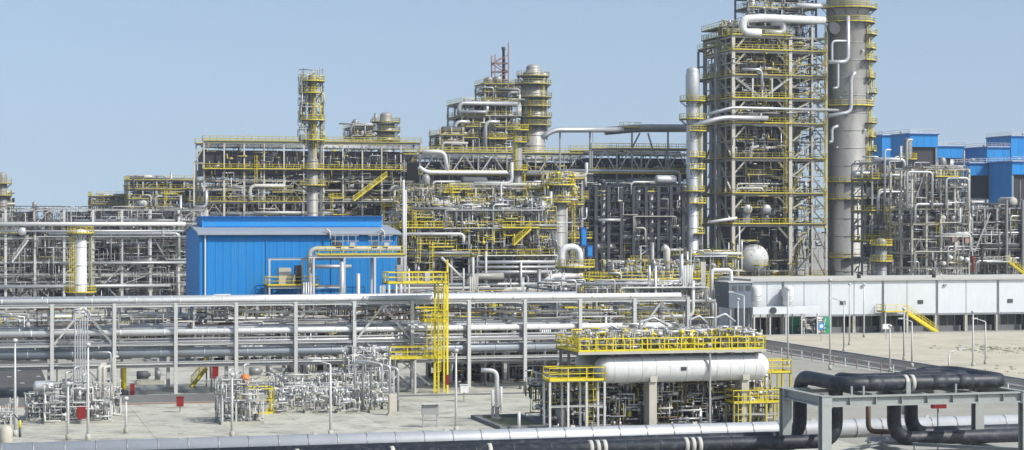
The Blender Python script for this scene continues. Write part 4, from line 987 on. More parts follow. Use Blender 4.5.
for k in range(26):
    a = R(rg.uniform(-150, 20)); z = rg.uniform(Zp(270), Zp(20)); rr = 4.15
    t.mesh('nozzle', MB().tube([(u + rr * .96 * math.cos(a), v + rr * .96 * math.sin(a), z), (u + (rr + .6) * math.cos(a), v + (rr + .6) * math.sin(a), z)], rg.uniform(.12, .32), 10), 'alu')
mb = MB()
for k in range(40):
    a = R(rg.uniform(-70, 40)); z = rg.uniform(Zp(270), Zp(40)); rr = 4.15 + rg.uniform(.25, .9); L = rg.uniform(2, 9)
    mb.tube([(u + rr * math.cos(a), v + rr * math.sin(a), z), (u + rr * math.cos(a), v + rr * math.sin(a), z + L)], rg.uniform(.04, .1), 6)
t.mesh('small_piping', mb, 'alu', kind='stuff')
mb = MB()
for k in range(24):
    a = R(rg.uniform(-60, 30)); z = rg.uniform(Zp(270), Zp(40)); rr = 4.15 + rg.uniform(.3, 1.3); L = rg.uniform(1, 6)
    mb.bar((u + rr * math.cos(a), v + rr * math.sin(a), z), (u + rr * math.cos(a), v + rr * math.sin(a), z + L), .14)
t.mesh('ladder_guards', mb, 'yellow', kind='stuff')

# ---- structures right of the wide column
t, u0, u1, v0, us, vs, zs, rg = unit('pale beige exchanger structure of stacked open bays right of the wide column', 912, 969, 372, (169, 209, 224, 239, 253, 268), 9, 4, 2, m='steel_beige', cw=.34, bw=.28, brace=.3, pipes=22, small=420, minis=4, seed=71, mass=24, equip=16, big=(.1, .26), zlo=.3, lmax=4)
for a, b, p in ((905, 930, 172), (944, 966, 178)): t.pipe('hairpin_pipe', 'alu', [(U(a, v0), v0 - .9, Z(a, 208, v0)), (U(a, v0), v0 - .9, Z(a, p, v0)), (U(b, v0), v0 - .9, Z(a, p, v0)), (U(b, v0), v0 - .9, Z(a, 208, v0))], .22, 12)
for k in range(5): exchanger_row(t, rg, [us[0] + 1.4 + k * 2.6], v0 + 2.4, zs[4] + 1.0 if k % 2 else zs[3] + 1.0, .7, 3.5)
drum(None, (us[3] + us[4]) / 2, v0 + 2, Z(960, 186, v0), .8, 3.4, 'u', 'alu_dull', t=t)
drum(None, us[1] + 1, v0 + 2, Z(915, 186, v0), .8, 2.2, 'u', 'rusty', t=t)
for px, py in ((952, 242), (965, 243), (953, 250)): t.box('red_motor', 'red_mast', U(px, v0 - .5), U(px + 4, v0 - .5), v0 - .6, v0, Z(px, py, v0), Z(px, py - 5, v0))
t.beam('red_riser', 'red', (U(972, v0), v0 - .4, Z(972, 272, v0)), (U(972, v0), v0 - .4, Z(972, 256, v0)), .45, shape='cyl')
for px, py in ((950, 260), (961, 261), (967, 262)): t.mesh('control_valve', MB().lathe([(.2, 0), (.5, .3), (.5, .7), (.1, .9)], (U(px, v0 - .8), v0 - .8, Z(px, py, v0)), n=12), 'white')
t, u0, u1, v0, us, vs, zs, rg = unit('dark pipe structure with yellow ladders between wide column and beige exchanger structure', 872, 905, 385, (163, 180, 196, 212, 226, 242, 258), 9, 2, 2, m='steel', brace=.3, pipes=14, small=260, minis=8, seed=72, mass=16, equip=12, decks=(1, 3, 5), rails='yellow', lmax=4)
for px, a, b in ((883, 150, 172), (905, 140, 172), (897, 200, 240)): t.pipe('riser_pipe', 'alu', [(U(px, v0), v0 - .8, Z(px, b + 50, v0)), (U(px, v0), v0 - .8, Z(px, a, v0)), (U(px + 6, v0), v0 - .8, Z(px, a, v0))], .22, 10)
ladder(t, U(886, v0), v0 - 1, Z(886, 262, v0), Z(886, 214, v0))
tower('short grey vertical drum at the foot of the dark pipe structure', 881, 360, 238, 1.05, m='alu_dull', plats=((246, -180, 60, 1), (262, -180, 60, 1)), rings=2.6)
tower('small dark vent column behind the beige exchanger structure', 908, 395, 138, .8, m='alu_dull', plats=((160, -180, 180, 1.0),), rings=2)
t, u0, u1, v0, us, vs, zs, rg = unit('low dark process structure with walkways at the right edge', 972, 1046, 400, (208, 222, 236, 250, 264), 12, 6, 2, m='steel', brace=.25, pipes=22, small=460, minis=6, seed=73, mass=40, equip=20, decks=(0, 1, 2), rails='steel_light', lmax=4, pm_=('alu', 'alu_dull', 'machine', 'alu_dull'), smats=('alu', 'alu_dull', 'machine', 'rusty', 'steel_light'))
stair(t, (U(1024, v0), v0 - 3, Z(1020, 278, v0)), (U(1001, v0), v0 - 3, Z(1003, 260, v0)), 1.1, 'yellow')
deck(t, U(978, v0), U(1002, v0), v0 - 3.4, v0 - .6, Z(990, 262, v0), 'steel_light', 'flr')
t.beam('leaning_strut', 'steel_light', (U(972, v0), v0 - 1, Z(972, 252, v0)), (U(988, v0), v0 - 1, Z(988, 213, v0)), .25)
for px in (1004, 1020): t.beam('riser_pipe', 'alu_dull', (U(px, v0), v0 - 1, 0), (U(px, v0), v0 - 1, Z(px, 200, v0)), .6, shape='cyl')
for k, (px, py) in enumerate(((985, 268), (975, 268))): t.mesh('vertical_drum', MB().lathe([(.8, 0), (.8, 4), (.5, 4.6), (.1, 4.8)], (U(px, v0 - 1.5), v0 - 1.5, 0), n=16), 'alu')

# blue sheds on legs, far right
def shed(label, px0, px1, py_top, py_band, py_side, d, depth, py_leg=262, seed=1, hood=True):
    v = V((px0 + px1) / 2, d); a, b = U(px0, v), U(px1, v); pm = (px0 + px1) / 2
    zt, zb, zs_ = Z(pm, py_top, v), Z(pm, py_band, v), Z(pm, py_side, v); rg = random.Random(seed)
    t = T('blue_shed', label, 'shed', (a + b) / 2, v, 0)
    n = max(3, int((b - a) / 2.0))
    for k in range(n): t.box('front_panel', 'blue', a + (b - a) * k / n + .02, a + (b - a) * (k + 1) / n - .02, v, v + .15, zb, zt)
    n2 = max(3, int(depth / 2.0))
    for k in range(n2):
        for u_ in (a, b - .15): t.box('side_panel', 'blue', u_, u_ + .15, v + .16 + (depth - .16) * k / n2 + .02, v + .16 + (depth - .16) * (k + 1) / n2 - .02, zs_, zt)
    t.box('back_wall', 'blue_dark', a, b, v + depth, v + depth + .15, zs_, zt)
    t.box('roof', 'blue_dark', a - .3, b + .3, v - .4, v + depth + .4, zt + .003, zt + .25)
    t.box('cooler_block', 'fin', a + .3, b - .3, v + .8, v + depth - .3, zs_ - 1.4, zb + .5)
    for u_ in (a + .3, b - .3):
        for vv in (v + .5, v + depth - .5): t.beam('leg', 'steel', (u_, vv, 0), (u_, vv, zs_ if vv > v + 1 else zb), .5)
    t.beam('beam', 'steel', (a, v + .5, zs_ - 1.6), (b, v + .5, zs_ - 1.6), .35, .4)
    mb = MB(); mb.rail([(a, v - .2, zt + .25), (b, v - .2, zt + .25), (b, v + depth, zt + .25), (a, v + depth, zt + .25)], 1.1, .07, closed=True)
    t.mesh('roof_railing', mb, 'steel_light')
    for k in range(1):
        c = rg.uniform(a + 1, b - 1); t.mesh('roof_vent', MB().lathe([(.25, 0), (.25, .7), (.4, .8), (.35, 1.0), (.1, 1.1)], (c, v + rg.uniform(1, depth - 1), zt + .25), n=10), 'steel_light')
    return t
shed('blue shed with dark flank directly right of the wide column, railings on its roof', 909.5, 938, 134.5, 147, 162, 520, 11, seed=1)
shed('tall plain blue shed half hidden behind the wide column', 882, 893, 136, 172, 172, 545, 10, seed=2)
shed('small blue shed behind the beige exchanger structure, lower than its left neighbour', 937, 964, 147, 158, 166, 545, 9, seed=3)
shed('blue shed with wide front band right of the exchanger structure', 969, 992, 164, 175.5, 192, 480, 9, seed=4)
shed('blue shed behind, its tall flank showing above the wide banded shed', 987, 1010, 148, 196, 182, 540, 13, seed=5)
shed('nearest blue shed at the right edge, its tall bright flank facing left', 1012, 1046, 162.5, 174.5, 205, 470, 11, seed=6)
shed('highest blue shed cut by the right edge of the picture', 1011, 1060, 137, 160, 164, 560, 14, seed=7)
t, u0, u1, v0, us, vs, zs, rg = unit('rear pipe bank on legs beneath the blue sheds at far right', 875, 1060, 560, (176, 192, 210, 226, 242, 258), 10, 10, 1, m='steel', pipes=24, small=700, seed=74, mass=60, equip=24, decks=(1, 3, 5), rails='yellow_old', lmax=6, pm_=('alu_dull', 'machine', 'alu'))
# ------------------------------------------------------------------ white building on the right
vW = 281.0; wu0, wu1 = U(752, vW), U(1024, vW) + 26; pm = 890
zt = Z(pm, 280.5, vW); zl = 2.55
t = T('white_building', 'long white panelled building with open dark ground floor at right', 'building', (wu0 + wu1) / 2, vW, 0)
bay = (U(940, vW) - U(745 / 3.16 + 700, vW)) / 1.0
ed = [wu0] + [U(p, vW) for p in (767, 782, 804, 829, 854, 882, 907, 936, 966, 997, 1027, 1058, 1090, 1122)]
for a, b in zip(ed, ed[1:]):
    t.box('wall_panel', 'cladding', a + .05, b - .05, vW, vW + .2, zl, zt)
    t.box('column', 'concrete', a - .22, a + .22, vW - .06, vW + .5, 0, zl - .01)
    t.box('panel_joint', 'steel_dark', a - .05, a + .05, vW + .03, vW + .15, zl, zt - .02)
    t.box('window_strip', 'glass', a + .22, b - .22, vW + 1.4, vW + 1.5, .9, zl)
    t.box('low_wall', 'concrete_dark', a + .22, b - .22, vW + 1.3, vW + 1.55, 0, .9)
    for q in (.25, .5, .75): t.box('mullion', 'steel', a + (b - a) * q - .04, a + (b - a) * q + .04, vW + 1.32, vW + 1.39, .9, zl)
for k_, a in enumerate(ed[1:]):
    if k_ % 2: t.beam('downpipe', 'steel', (a + .25, vW - .12, .2), (a + .25, vW - .12, zt - .1), .14, shape='cyl')
    if k_ % 3 == 1: t.box('wall_lamp', 'steel', a + 1.2, a + 1.7, vW - .3, vW - .004, zt - .9, zt - .65)
    if k_ in (3, 6, 9): t.box('wall_vent', 'machine', a + 1.8, a + 2.7, vW - .08, vW - .004, 4.3, 4.9)
t.beam('cable_tray', 'steel', (ed[4], vW - .1, zl + .25), (ed[-1], vW - .1, zl + .25), .14, .1, shape='box')
t.box('roof', 'pale', wu0 - .3, ed[-1] + .3, vW - .35, vW + 14, zt + .003, zt + .38)
t.box('fascia', 'kerb', wu0 - .3, ed[-1] + .3, vW - .4, vW - .352, zt + .02, zt + .34)
t.box('rear_wall', 'cladding', wu0, ed[-1], vW + 13.7, vW + 13.9, 0, zt)
t.box('side_wall', 'cladding', wu0 - .2, wu0, vW + .3, vW + 13.6, 0, zt)
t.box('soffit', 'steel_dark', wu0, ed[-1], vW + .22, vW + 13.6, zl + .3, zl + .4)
for px in (860, 935): t.mesh('roof_vent', MB().lathe([(.3, 0), (.3, .4), (.45, .5), (.1, .7)], (U(px, vW), vW + .4, zt + .38), n=10), 'machine')
# plant box at its left end, blue grey darkened for its shaded face
a, b = U(729, vW - 3), U(752, vW - 3)
t = T('plant_box', 'blue grey metal plant room raised at the left end of the white building', 'plant room', (a + b) / 2, vW - 3, 0)
t.box('casing', 'plant_shade_grey', a, b - .1, vW - 3, vW + 3, Z(740, 307, vW), Z(740, 282, vW))
for u in (a + .3, b - .4):
    for v in (vW - 2.7, vW + 2.6): t.beam('leg', 'steel', (u, v, 0), (u, v, Z(740, 307, vW)), .3)
for k in range(3): t.box('louvre', 'machine', a + .5 + k * 1.1, a + 1.2 + k * 1.1, vW - 3.06, vW - 3.004, Z(740, 290, vW), Z(740, 285, vW))
t.box('roof_lip', 'steel_light', a - .15, b + .05, vW - 3.15, vW + 3.1, Z(740, 282, vW) + .003, Z(740, 282, vW) + .15)
# two white duct stacks and the flat duct
for k, px in enumerate((756, 788)):
    vv = vW - 1.6; u = U(px, vv); r = .85
    t = T('air_duct', ('left', 'right')[k] + ' white round duct standing before the white building', 'duct', u, vv, 0)
    z0, z1 = Z(px, 308, vv), Z(px, 288, vv)
    t.mesh('duct', MB().lathe([(r, z0), (r, z1 - .3), (r * .96, z1), (r * .8, z1 + .25), (r * .4, z1 + .4), (.05, z1 + .42)], (u, vv, 0), n=24), 'white')
    t.box('wall_duct', 'white', u - .5, u + .5, vv + r * .7, vW + .02, z1 - 1.3, z1 - .2)
    for z in lin(z0 + .3, z1 - 1.2, 2): t.mesh('joint_ring', MB().lathe([(r, 0), (r + .05, .02), (r + .05, .1), (r, .12)], (u, vv, z), n=20), 'alu')
    t.box('mouth', 'steel', u - r * .8, u + r * .8, vv - r * .8, vv + r * .8, z0 - .25, z0)
    for q in (-.7, .7): t.beam('leg', 'steel_light', (u + q, vv, 0), (u + q, vv, z0 - .25), .14)
vv = vW - 4.0; a, b = U(753, vv), U(820, vv)
t = T('flat_duct', 'long flat grey canopy duct in front of the white building above green doors', 'duct', (a + b) / 2, vv, 0)
t.box('canopy', 'cladding', a, b, vv, vv + 2.6, Z(786, 314, vv), Z(786, 307, vv))
for u in lin(a + .3, b - .3, 4): t.beam('post', 'steel_light', (u, vv + .3, 0), (u, vv + .3, Z(786, 314, vv)), .2)
t.mesh('fan_cover', MB().lathe([(.5, 0), (.5, .2), (.2, .25)], (U(773, vv), vv - .25, Z(773, 310.5, vv)), 'v', 14), 'steel_dark')
for k, (p, q) in enumerate(((790, 800), (822, 831))):
    vv = vW - .9; a, b = U(p, vv), U(q, vv)
    t = T('green_door', ('left', 'right')[k] + ' bright green door panel in the ground floor of the white building', 'door', (a + b) / 2, vv, 0)
    t.box('leaf', 'green', a, b, vv, vv + .1, .06, 2.5)
    t.box('frame_post', 'steel', a - .12, a - .003, vv - .02, vv + .12, 0, 2.55); t.box('frame_post', 'steel', b + .003, b + .12, vv - .02, vv + .12, 0, 2.55)
    t.box('door_head', 'steel', a - .12, b + .12, vv - .02, vv + .12, 2.552, 2.7)
    t.box('rail', 'machine', a + .1, b - .1, vv - .05, vv - .003, 1.1, 1.2)
vv = vW - 2.5; u = U(811, vv); rg = random.Random(81)
t = T('compressor_skid', 'cluttered silver machine skid between the green doors', 'machine', u, vv, 0)
t.box('base', 'concrete_dark', u - 1.9, u + 1.9, vv - 1, vv + 1, 0, .25)
drum(None, u, vv, 1.1, .55, 2.6, 'u', 'alu', t=t, n=16); t.box('gear_box', 'machine', u - 1.5, u - .6, vv - .6, vv + .5, .25, 1.4)
smalls(t, rg, (u - 1.9, u + 1.9, vv - 1, vv + 1, .3, 2.4), 70, ('alu', 'pale', 'machine'), lmax=1.2)
t = T('silencer', 'white vertical silencer beside the machine skid by the right green door', 'silencer', U(818, vv), vv, 0)
t.mesh('body', MB().lathe([(.45, 0), (.55, .2), (.55, 2.3), (.3, 2.6)], (U(818, vv), vv, 0), n=16), 'white'); t.mesh('outlet', MB().lathe([(.18, 0), (.18, .6)], (U(818, vv), vv, 2.6), n=12), 'alu')
# yellow stair with landing
vv = vW - 3.2; a, b, c = U(885, vv), U(908, vv), U(938, vv); lz = Z(897, 312.5, vv)
t = T('access_stair', 'yellow steel stair and landing in front of the white building', 'stair', b, vv, 0)
deck(t, a, b, vv, vv + 3, lz, 'yellow', 'fl', rth=.08)
for u in (a + .1, b - .1): t.beam('post', 'steel_light', (u, vv + .1, 0), (u, vv + .1, lz), .16)
stair(t, (c, vv + .1, .05), (b, vv + .1, lz), 1.2, 'yellow')
t.mesh('stringer_plate', MB().bar((c, vv - .02, .1), (b, vv - .02, lz), .05, .45), 'yellow')
t = T('notice_board', 'small white notice board on a post in the sand field', 'sign', U(886, 232), 232, 0)
d = DG(340); v = V(886, d); u = U(886, v)
t.o.location = W(u, v, 0); t.g = (u, v, 0)
t.beam('post', 'steel', (u, v, 0), (u, v, Z(886, 325, v)), .1, shape='cyl'); t.box('board', 'white', u - .55, u + .55, v - .08, v - .03, Z(886, 329, v), Z(886, 324, v))
t = T('round_sign', 'small blue and white round sign near the right green door', 'sign', U(822, 262), 262, 0)
v = 262; u = U(821, v)
t.o.location = W(u, v, 0); t.g = (u, v, 0)
t.beam('post', 'steel', (u, v, 0), (u, v, 2.6), .08, shape='cyl'); t.mesh('disc', MB().lathe([(.5, 0), (.5, .05)], (u, v - .12, 2.2), 'v', 18), 'blue'); t.mesh('symbol', MB().lathe([(.28, 0), (.28, .02)], (u, v - .145, 2.2), 'v', 14), 'paint')

# ------------------------------------------------------------------ middle process unit (in front of the air coolers)
t, u0, u1, v0, us, vs, zs, rg = unit('dense process unit with yellow railed decks right of the blue building', 398, 556, 322, (257.5, 230, 212, 279), 13, 9, 2, m='steel', cw=.35, bw=.28, brace=.15, decks=(1, 2), rails='yellow', pipes=26, small=1100, minis=22, seed=91, mass=40, equip=26, big=(.12, .34), zlo=.3, lmax=3)
smalls(t, rg, (u0, u1, v0 - .6, v0 + 5, zs[1], zs[1] + 5.5), 300, ('alu', 'machine', 'yellow', 'alu_dull', 'alu_dull'), lmax=2.2)
smalls(t, rg, (u0, u1, v0 - .4, v0 + 6, zs[2], zs[3] + 2.5), 300, ('alu', 'machine', 'steel_beige', 'yellow_old', 'alu_dull'), lmax=2.2, nm='upper_piping')
deck(t, u0, U(442, v0), v0 - 1.2, v0 + .4, Z(410, 228.5, v0), 'yellow', 'flr'); deck(t, U(500, v0), U(538, v0), v0 - 1.2, v0 + .4, Z(515, 228.5, v0), 'yellow', 'flr')
stair(t, (U(511, v0), v0 - 1.8, Z(515, 245, v0)), (U(528, v0), v0 - 1.8, Z(515, 229, v0)), 1.0, 'yellow')
t.pipe('pipe', 'white', [(U(398, v0), v0 - 1, Z(410, 234, v0)), (U(462, v0), v0 - 1, Z(410, 234, v0)), (U(462, v0), v0 - 1, Z(410, 243, v0))], .25)
t.pipe('pipe', 'steel_light', [(U(439, v0), v0 - 1.5, Z(440, 257, v0)), (U(459, v0), v0 - 1.5, Z(440, 277, v0))], .22)
for px, p, q in ((484, 300, 251), (404, 300, 190), (402, 300, 180), (519, 296, 262)): t.pipe('vent_pipe', 'steel_light', [(U(px, v0), v0 - 1.2, Z(px, p, v0)), (U(px, v0), v0 - 1.2, Z(px, q, v0))], .2, 10)
for p, a, b, r in ((262, 478, 556, .28), (267, 474, 556, .22), (272, 480, 550, .3), (284, 400, 556, .25)): t.pipe('pipe', 'alu', [(U(a, v0), v0 - .9, Z(500, p, v0)), (U(b, v0), v0 - .9, Z(500, p, v0))], r, 10)
t.pipe('pipe', 'vessel_grey', [(U(465, v0), v0 - 2, .3), (U(465, v0), v0 - 2, Z(465, 276, v0)), (U(500, v0), v0 - 2, Z(465, 276, v0))], .55, 14)
# pale tangle higher up behind it
t, u0, u1, v0, us, vs, zs, rg = unit('upper pipe tangle with beige rails behind the dense process unit', 405, 545, 355, (216, 204, 188), 9, 8, 1, m='steel_beige', brace=.2, decks=(0, 1), rails='yellow_old', pipes=16, small=760, minis=16, seed=92, mass=20, equip=16, zlo=Z(470, 235, V(470, 355)), lmax=2.5, smats=('pale', 'alu', 'machine', 'yellow_old', 'alu_dull'))
# columns of this unit
tower('slim pale column with a yellow ladder rising beside the white trusses', 517.5, 400, 128, .95, m='vessel_grey', plats=((131, -200, 60, 1.3), (143, -120, 60, 1.0), (171, -200, 60, 1.2)), lad=((-130, 171, 131), (-30, 200, 171)), rings=2.6)
t, u, v, Zp, rad = tower('grey column with yellow top gallery right of the dense process unit', 558, 345, 180, 1.35, m='vessel_grey', plats=((186, -240, 60, 1.6), (203, -230, 60, 1.2)), rings=3, pipe=((30, 260, 182, .3, 'white'), (160, 262, 190, .15, 'alu')), lad=((-150, 240, 203),))
smalls(t, random.Random(93), (u - 3, u + 3, v - 1.8, v + 1.5, Zp(200), Zp(172)), 90, ('alu', 'yellow', 'pale'), lmax=2)
tower('second grey column with yellow gallery just left of the taller white riser', 541, 348, 184, 1.1, m='vessel_grey', plats=((190, -240, 60, 1.4),), rings=3)
t, u0, u1, v0, us, vs, zs, rg = unit('small steel tower with yellow ladders beside the grey column', 565, 582, 352, (180, 192, 206, 222, 240, 258), 6, 1, 1, m='steel', brace=.4, decks=(1, 3, 5), rails='yellow', pipes=6, small=120, minis=5, seed=94, equip=3)
ladder(t, U(572, v0), v0 - .7, Z(572, 258, v0), Z(572, 180, v0))
# stubby vessel with arch pipe, middle right
vv = V(574, 292); u = U(575, vv)
t = T('stub_vessel', 'stubby pale vessel topped by a white arching pipe', 'vessel', u, vv, 0)
zz = Z(575, 264, vv)
t.mesh('shell', MB().lathe([(1.5, 0), (1.5, zz - .8), (1.62, zz - .7), (1.62, zz - .4), (1.2, zz - .1), (.4, zz + .1)], (u, vv, 0), n=24), 'pale')
t.pipe('arch_pipe', 'white', [(u - 2.2, vv - .3, Z(575, 272, vv)), (u - 2.2, vv - .3, Z(575, 247, vv)), (u + .6, vv - .3, Z(575, 247, vv)), (u + .6, vv - .3, zz - .1)], .5, 16, 1.3)
ring_platform(t, (u, vv), 1.6, 2.9, Z(575, 268, vv), -200, 40)
t.pipe('inclined_pipe', 'white', [(u + .5, vv - 2.0, Z(575, 275, vv)), (U(548, vv), vv - 2.0, Z(575, 276, vv)), (U(526, vv), vv - 2.0, Z(575, 293, vv))], .42, 14, .7)
ub = U(584, 330)
for k in range(2):
    t = T('control_box', ('upper', 'lower')[k] + ' small blue cabinet on a stand beside the grey column', 'cabinet', U(584 + 6 * k, 330), 330, 0)
    uu = U(584 + 6 * k, 330); z = Z(584, (246, 257)[k], 330)
    t.box('cabinet', 'blue_dark', uu - .5, uu + .5, 330, 331, z, z + (3.2, 2.0)[k]); t.beam('stand', 'steel', (uu, 330.5, 0), (uu, 330.5, z), .3)
    t.box('door_panel', 'blue', uu - .35, uu + .35, 329.95, 329.997, z + .2, z + (2.8, 1.7)[k])
# platform unit in front of the slender column
t, u0, u1, v0, us, vs, zs, rg = unit('railed equipment deck in front of the dark rack, foot of the slender column', 612, 700, 288, (281, 300, 316), 10, 6, 1, m='steel_beige', cw=.32, bw=.3, brace=.25, decks=(2,), rails='yellow', pipes=14, small=420, minis=6, seed=95, mass=12, equip=8, lmax=2.6)
smalls(t, rg, (u0, u1, v0, v0 + 6, zs[2] + .3, zs[2] + 3), 120, ('alu', 'pale', 'yellow_old', 'machine'), lmax=1.6, nm='deck_piping')
deck(t, U(588, v0), u0, v0 - .5, v0 + 5, Z(600, 281, v0), 'yellow', 'flrb')
for px, k in ((632, 0), (654, 1)):
    drum(('left', 'right')[k] + ' small white drum on the railed equipment deck', U(px, v0 + 3), v0 + 3, zs[2] + 1.4, .8, 2.4, 'u', 'white' if k else 'alu', z_sup=zs[2] + .25, n=18)
t.beam('davit_post', 'steel_light', (U(643, v0), v0 + 1, zs[2] + .2), (U(643, v0), v0 + 1, Z(643, 246, v0)), .16); t.beam('davit_arm', 'steel_light', (U(643, v0), v0 + 1, Z(643, 246, v0)), (U(655, v0), v0 + 1, Z(643, 246, v0)), .14); t.beam('davit_arm', 'steel_light', (U(643, v0), v0 + 1, Z(643, 255, v0)), (U(655, v0), v0 + 1, Z(643, 246, v0)), .12)
t.pipe('blower_pipe', 'pale', [(U(669, v0), v0 + 1, zs[2] + .2), (U(669, v0), v0 + 1, Z(669, 249, v0)), (U(665, v0), v0 + 1, Z(669, 247, v0))], .5, 14)
t = T('safety_shower', 'pink orange tank seen under the railed equipment deck', 'tank', U(659, v0), v0 - 2, 0)
t.mesh('tank', MB().lathe([(.4, 0), (.55, .2), (.55, 1.3), (.3, 1.7), (.05, 1.8)], (U(659, v0 - 2), v0 - 2, Z(659, 309, v0)), n=14), 'orange'); t.beam('post', 'steel', (U(659, v0 - 2), v0 - 2, 0), (U(659, v0 - 2), v0 - 2, Z(659, 309, v0)), .2)
# white square duct frame right of it
vv = V(712, 300)
t = T('duct_frame', 'white goalpost pipe frame left of the white building', 'pipe', U(712, vv), vv, 0)
t.pipe('goalpost', 'white', [(U(711.5, vv), vv, 0), (U(711.5, vv), vv, Z(712, 270, vv)), (U(731, vv), vv, Z(712, 270, vv)), (U(731, vv), vv, Z(712, 290, vv))], .3, 12, 1.0)
t.beam('strut', 'steel_light', (U(711.5, vv), vv, Z(712, 295, vv)), (U(726, vv), vv, Z(712, 295, vv)), .2)
# lower fill under and beside, between the rack and the rear units
fills = [
 ('dark crowded pump bank under the rack between ladder tower and white drum', 444, 600, 213, (352, 368), 7, 9, 106, ('machine', 'alu_dull', 'rusty', 'steel_dark', 'alu'), 640, 22),
 ('dark pump row under the rack behind the valve row', 300, 392, 226, (350, 362), 6, 6, 107, ('machine', 'alu_dull', 'steel_dark', 'alu'), 240, 10),
 ('low equipment bank of exchangers and pipes behind the rack, left of the blue building', -20, 190, 262, (322, 336), 14, 12, 101, ('alu', 'pale', 'alu_dull', 'steel_light', 'yellow_old'), 620, 14),
 ('low dark pipe bank in front of the blue building, behind the rack', 195, 400, 240, (306, 322), 9, 12, 102, ('machine', 'alu_dull', 'alu', 'steel', 'yellow_old'), 520, 10),
 ('low pipe bank behind the rack below the dense process unit', 400, 575, 258, (296, 312, 330), 14, 10, 103, ('machine', 'alu_dull', 'alu', 'pale', 'rusty'), 760, 16),
 ('low pipe bank right of the rack centre, behind the white drum', 560, 706, 232, (290, 306, 322), 14, 9, 104, ('alu', 'pale', 'alu_dull', 'steel_light', 'machine'), 820, 14),
 ('low pipe bank at the foot of the tower structure, left of the white building', 690, 735, 330, (258, 275, 290), 12, 4, 105, ('alu', 'alu_dull', 'yellow_old', 'machine'), 320, 8),
]
for lb, p0, p1, d, pys, dep, nu, seed, sm, n, eq in fills:
    unit(lb, p0, p1, d, pys, dep, nu, 1, m='steel', cw=.3, bw=.26, brace=.2, pipes=22, small=n, seed=seed, mass=eq * 4, equip=eq, minis=24 if seed in (103, 104, 105) else 2, smats=sm, lmax=3.5, big=(.1, .3), decks=(0,) if seed != 105 else (0, 2), rails=None if seed in (101, 102, 106, 107) else 'yellow_old', zlo=.1)
# dark pipes and steel to the right under rack: yellow tower in the middle
vy = vR - 2.2
t = T('ladder_tower', 'bright yellow caged ladder tower with railed landings in front of the rack', 'ladder tower', U(436, vy), vy, 0)
ya, yb = U(388, vy), U(441, vy)
zA, zB_, zC = Z(410, 358.5, vy), Z(430, 322, vy), Z(415, 284, vy)
deck(t, ya, yb, vy - .8, vy + 1.0, zA, 'yellow', 'flb', rth=.09, m='yellow'); deck(t, U(422, vy), U(446, vy), vy - .8, vy + 1.0, zB_, 'yellow', 'flrb', rth=.09, m='yellow')
deck(t, U(386, vy), U(447, vy), vy - .8, vy + 2.0, zC, 'yellow', 'flrb', rth=.09)
for px in (388, 414, 437, 446):
    for o in (-.6, .9): t.beam('post', 'steel_light' if px < 430 else 'yellow', (U(px, vy), vy + o, 0), (U(px, vy), vy + o, zA if px < 420 else zC + (2.4 if px > 440 and o < 0 else 0)), .18)
ladder(t, U(434, vy), vy - 1.1, .1, zB_); ladder(t, U(441.5, vy), vy - 1.1, zA, zC); ladder(t, U(427, vy), vy - 1.1, zA, zB_)
for a, b, p, q in ((392, 430, 380, 345), (430, 400, 385, 360)): t.beam('brace', 'steel_light', (U(a, vy), vy, Z(a, p, vy)), (U(b, vy), vy, Z(b, q, vy)), .15)
t.box('cabinet', 'steel', U(397, vy), U(403, vy), vy, vy + .8, zC + .08, zC + 1.9); t.box('cabinet', 'steel_light', U(425, vy), U(430, vy), vy, vy + .8, zC + .08, zC + 1.2)
t.box('fire_cabinet', 'red', U(443, vy) , U(446, vy), vy - 1.3, vy - 1.0, .9, 1.9)

# ------------------------------------------------------------------ the white horizontal vessel with yellow platform
vv = V(690, 168); s = F / 168
ua, ub_ = U(606, vv), U(757, vv); zc = Z(690, 367.5, vv); r = 1.16
t = drum('long white horizontal drum under a yellow platform, lower right of centre', (ua + ub_) / 2, vv, zc, r, ub_ - ua, 'u', 'white', n=36, head=.85)
t.mesh('girth_seam', MB().lathe([(r, 0), (r + .012, .01), (r + .012, .05), (r, .06)], (ua + (ub_ - ua) * .03, vv, zc), 'u', 36), 'pale')
for k in (.12, .21, .3, .39, .5, .62, .7, .79, .88, .96): t.mesh('girth_seam', MB().lathe([(r, 0), (r + .012, .01), (r + .012, .05), (r, .06)], (ua + (ub_ - ua) * k, vv, zc), 'u', 36), 'pale')
for px in (650, 742):
    u = U(px, vv); t.box('pier', 'fireproof', u - .33, u + .33, vv - .8, vv + .8, 0, zc - r + .1)
    t.box('saddle', 'fireproof', u - .3, u + .3, vv - 1.0, vv + 1.0, zc - r + .1, zc - r * .5)
for k in (.08, .26, .55, .83): t.mesh('nozzle', MB().lathe([(.16, 0), (.16, .3), (.26, .31), (.26, .4)], (ua + (ub_ - ua) * k, vv - .2, zc + r - .08), n=12), 'alu')
t.box('name_plate', 'steel_dark', ua + (ub_ - ua) * .46, ua + (ub_ - ua) * .46 + .5, vv - r - .03, vv - r + .03, zc - .15, zc + .15)
v2 = vv + 4.2; u2a, u2b = U(584, v2), U(700, v2)
t = drum('second white drum half hidden behind the long white drum', (u2a + u2b) / 2, v2, Z(590, 362, v2), .95, u2b - u2a, 'u', 'white', n=28, head=.8)
for px in (600, 690): t.box('pier', 'fireproof', U(px, v2) - .4, U(px, v2) + .4, v2 - .7, v2 + .7, 0, Z(590, 362, v2) - .8)
pz = Z(690, 351.5, vv - 1.4)
pa, pb = U(578, vv - 1.4), U(766, vv - 1.4)
t = T('vessel_platform', 'long bright yellow railed platform above the white horizontal drum', 'platform', (pa + pb) / 2, vv, 0)
deck(t, pa, pb, vv - 1.4, vv + 5.2, pz, 'yellow', 'flrb', rth=.085, m='grating')
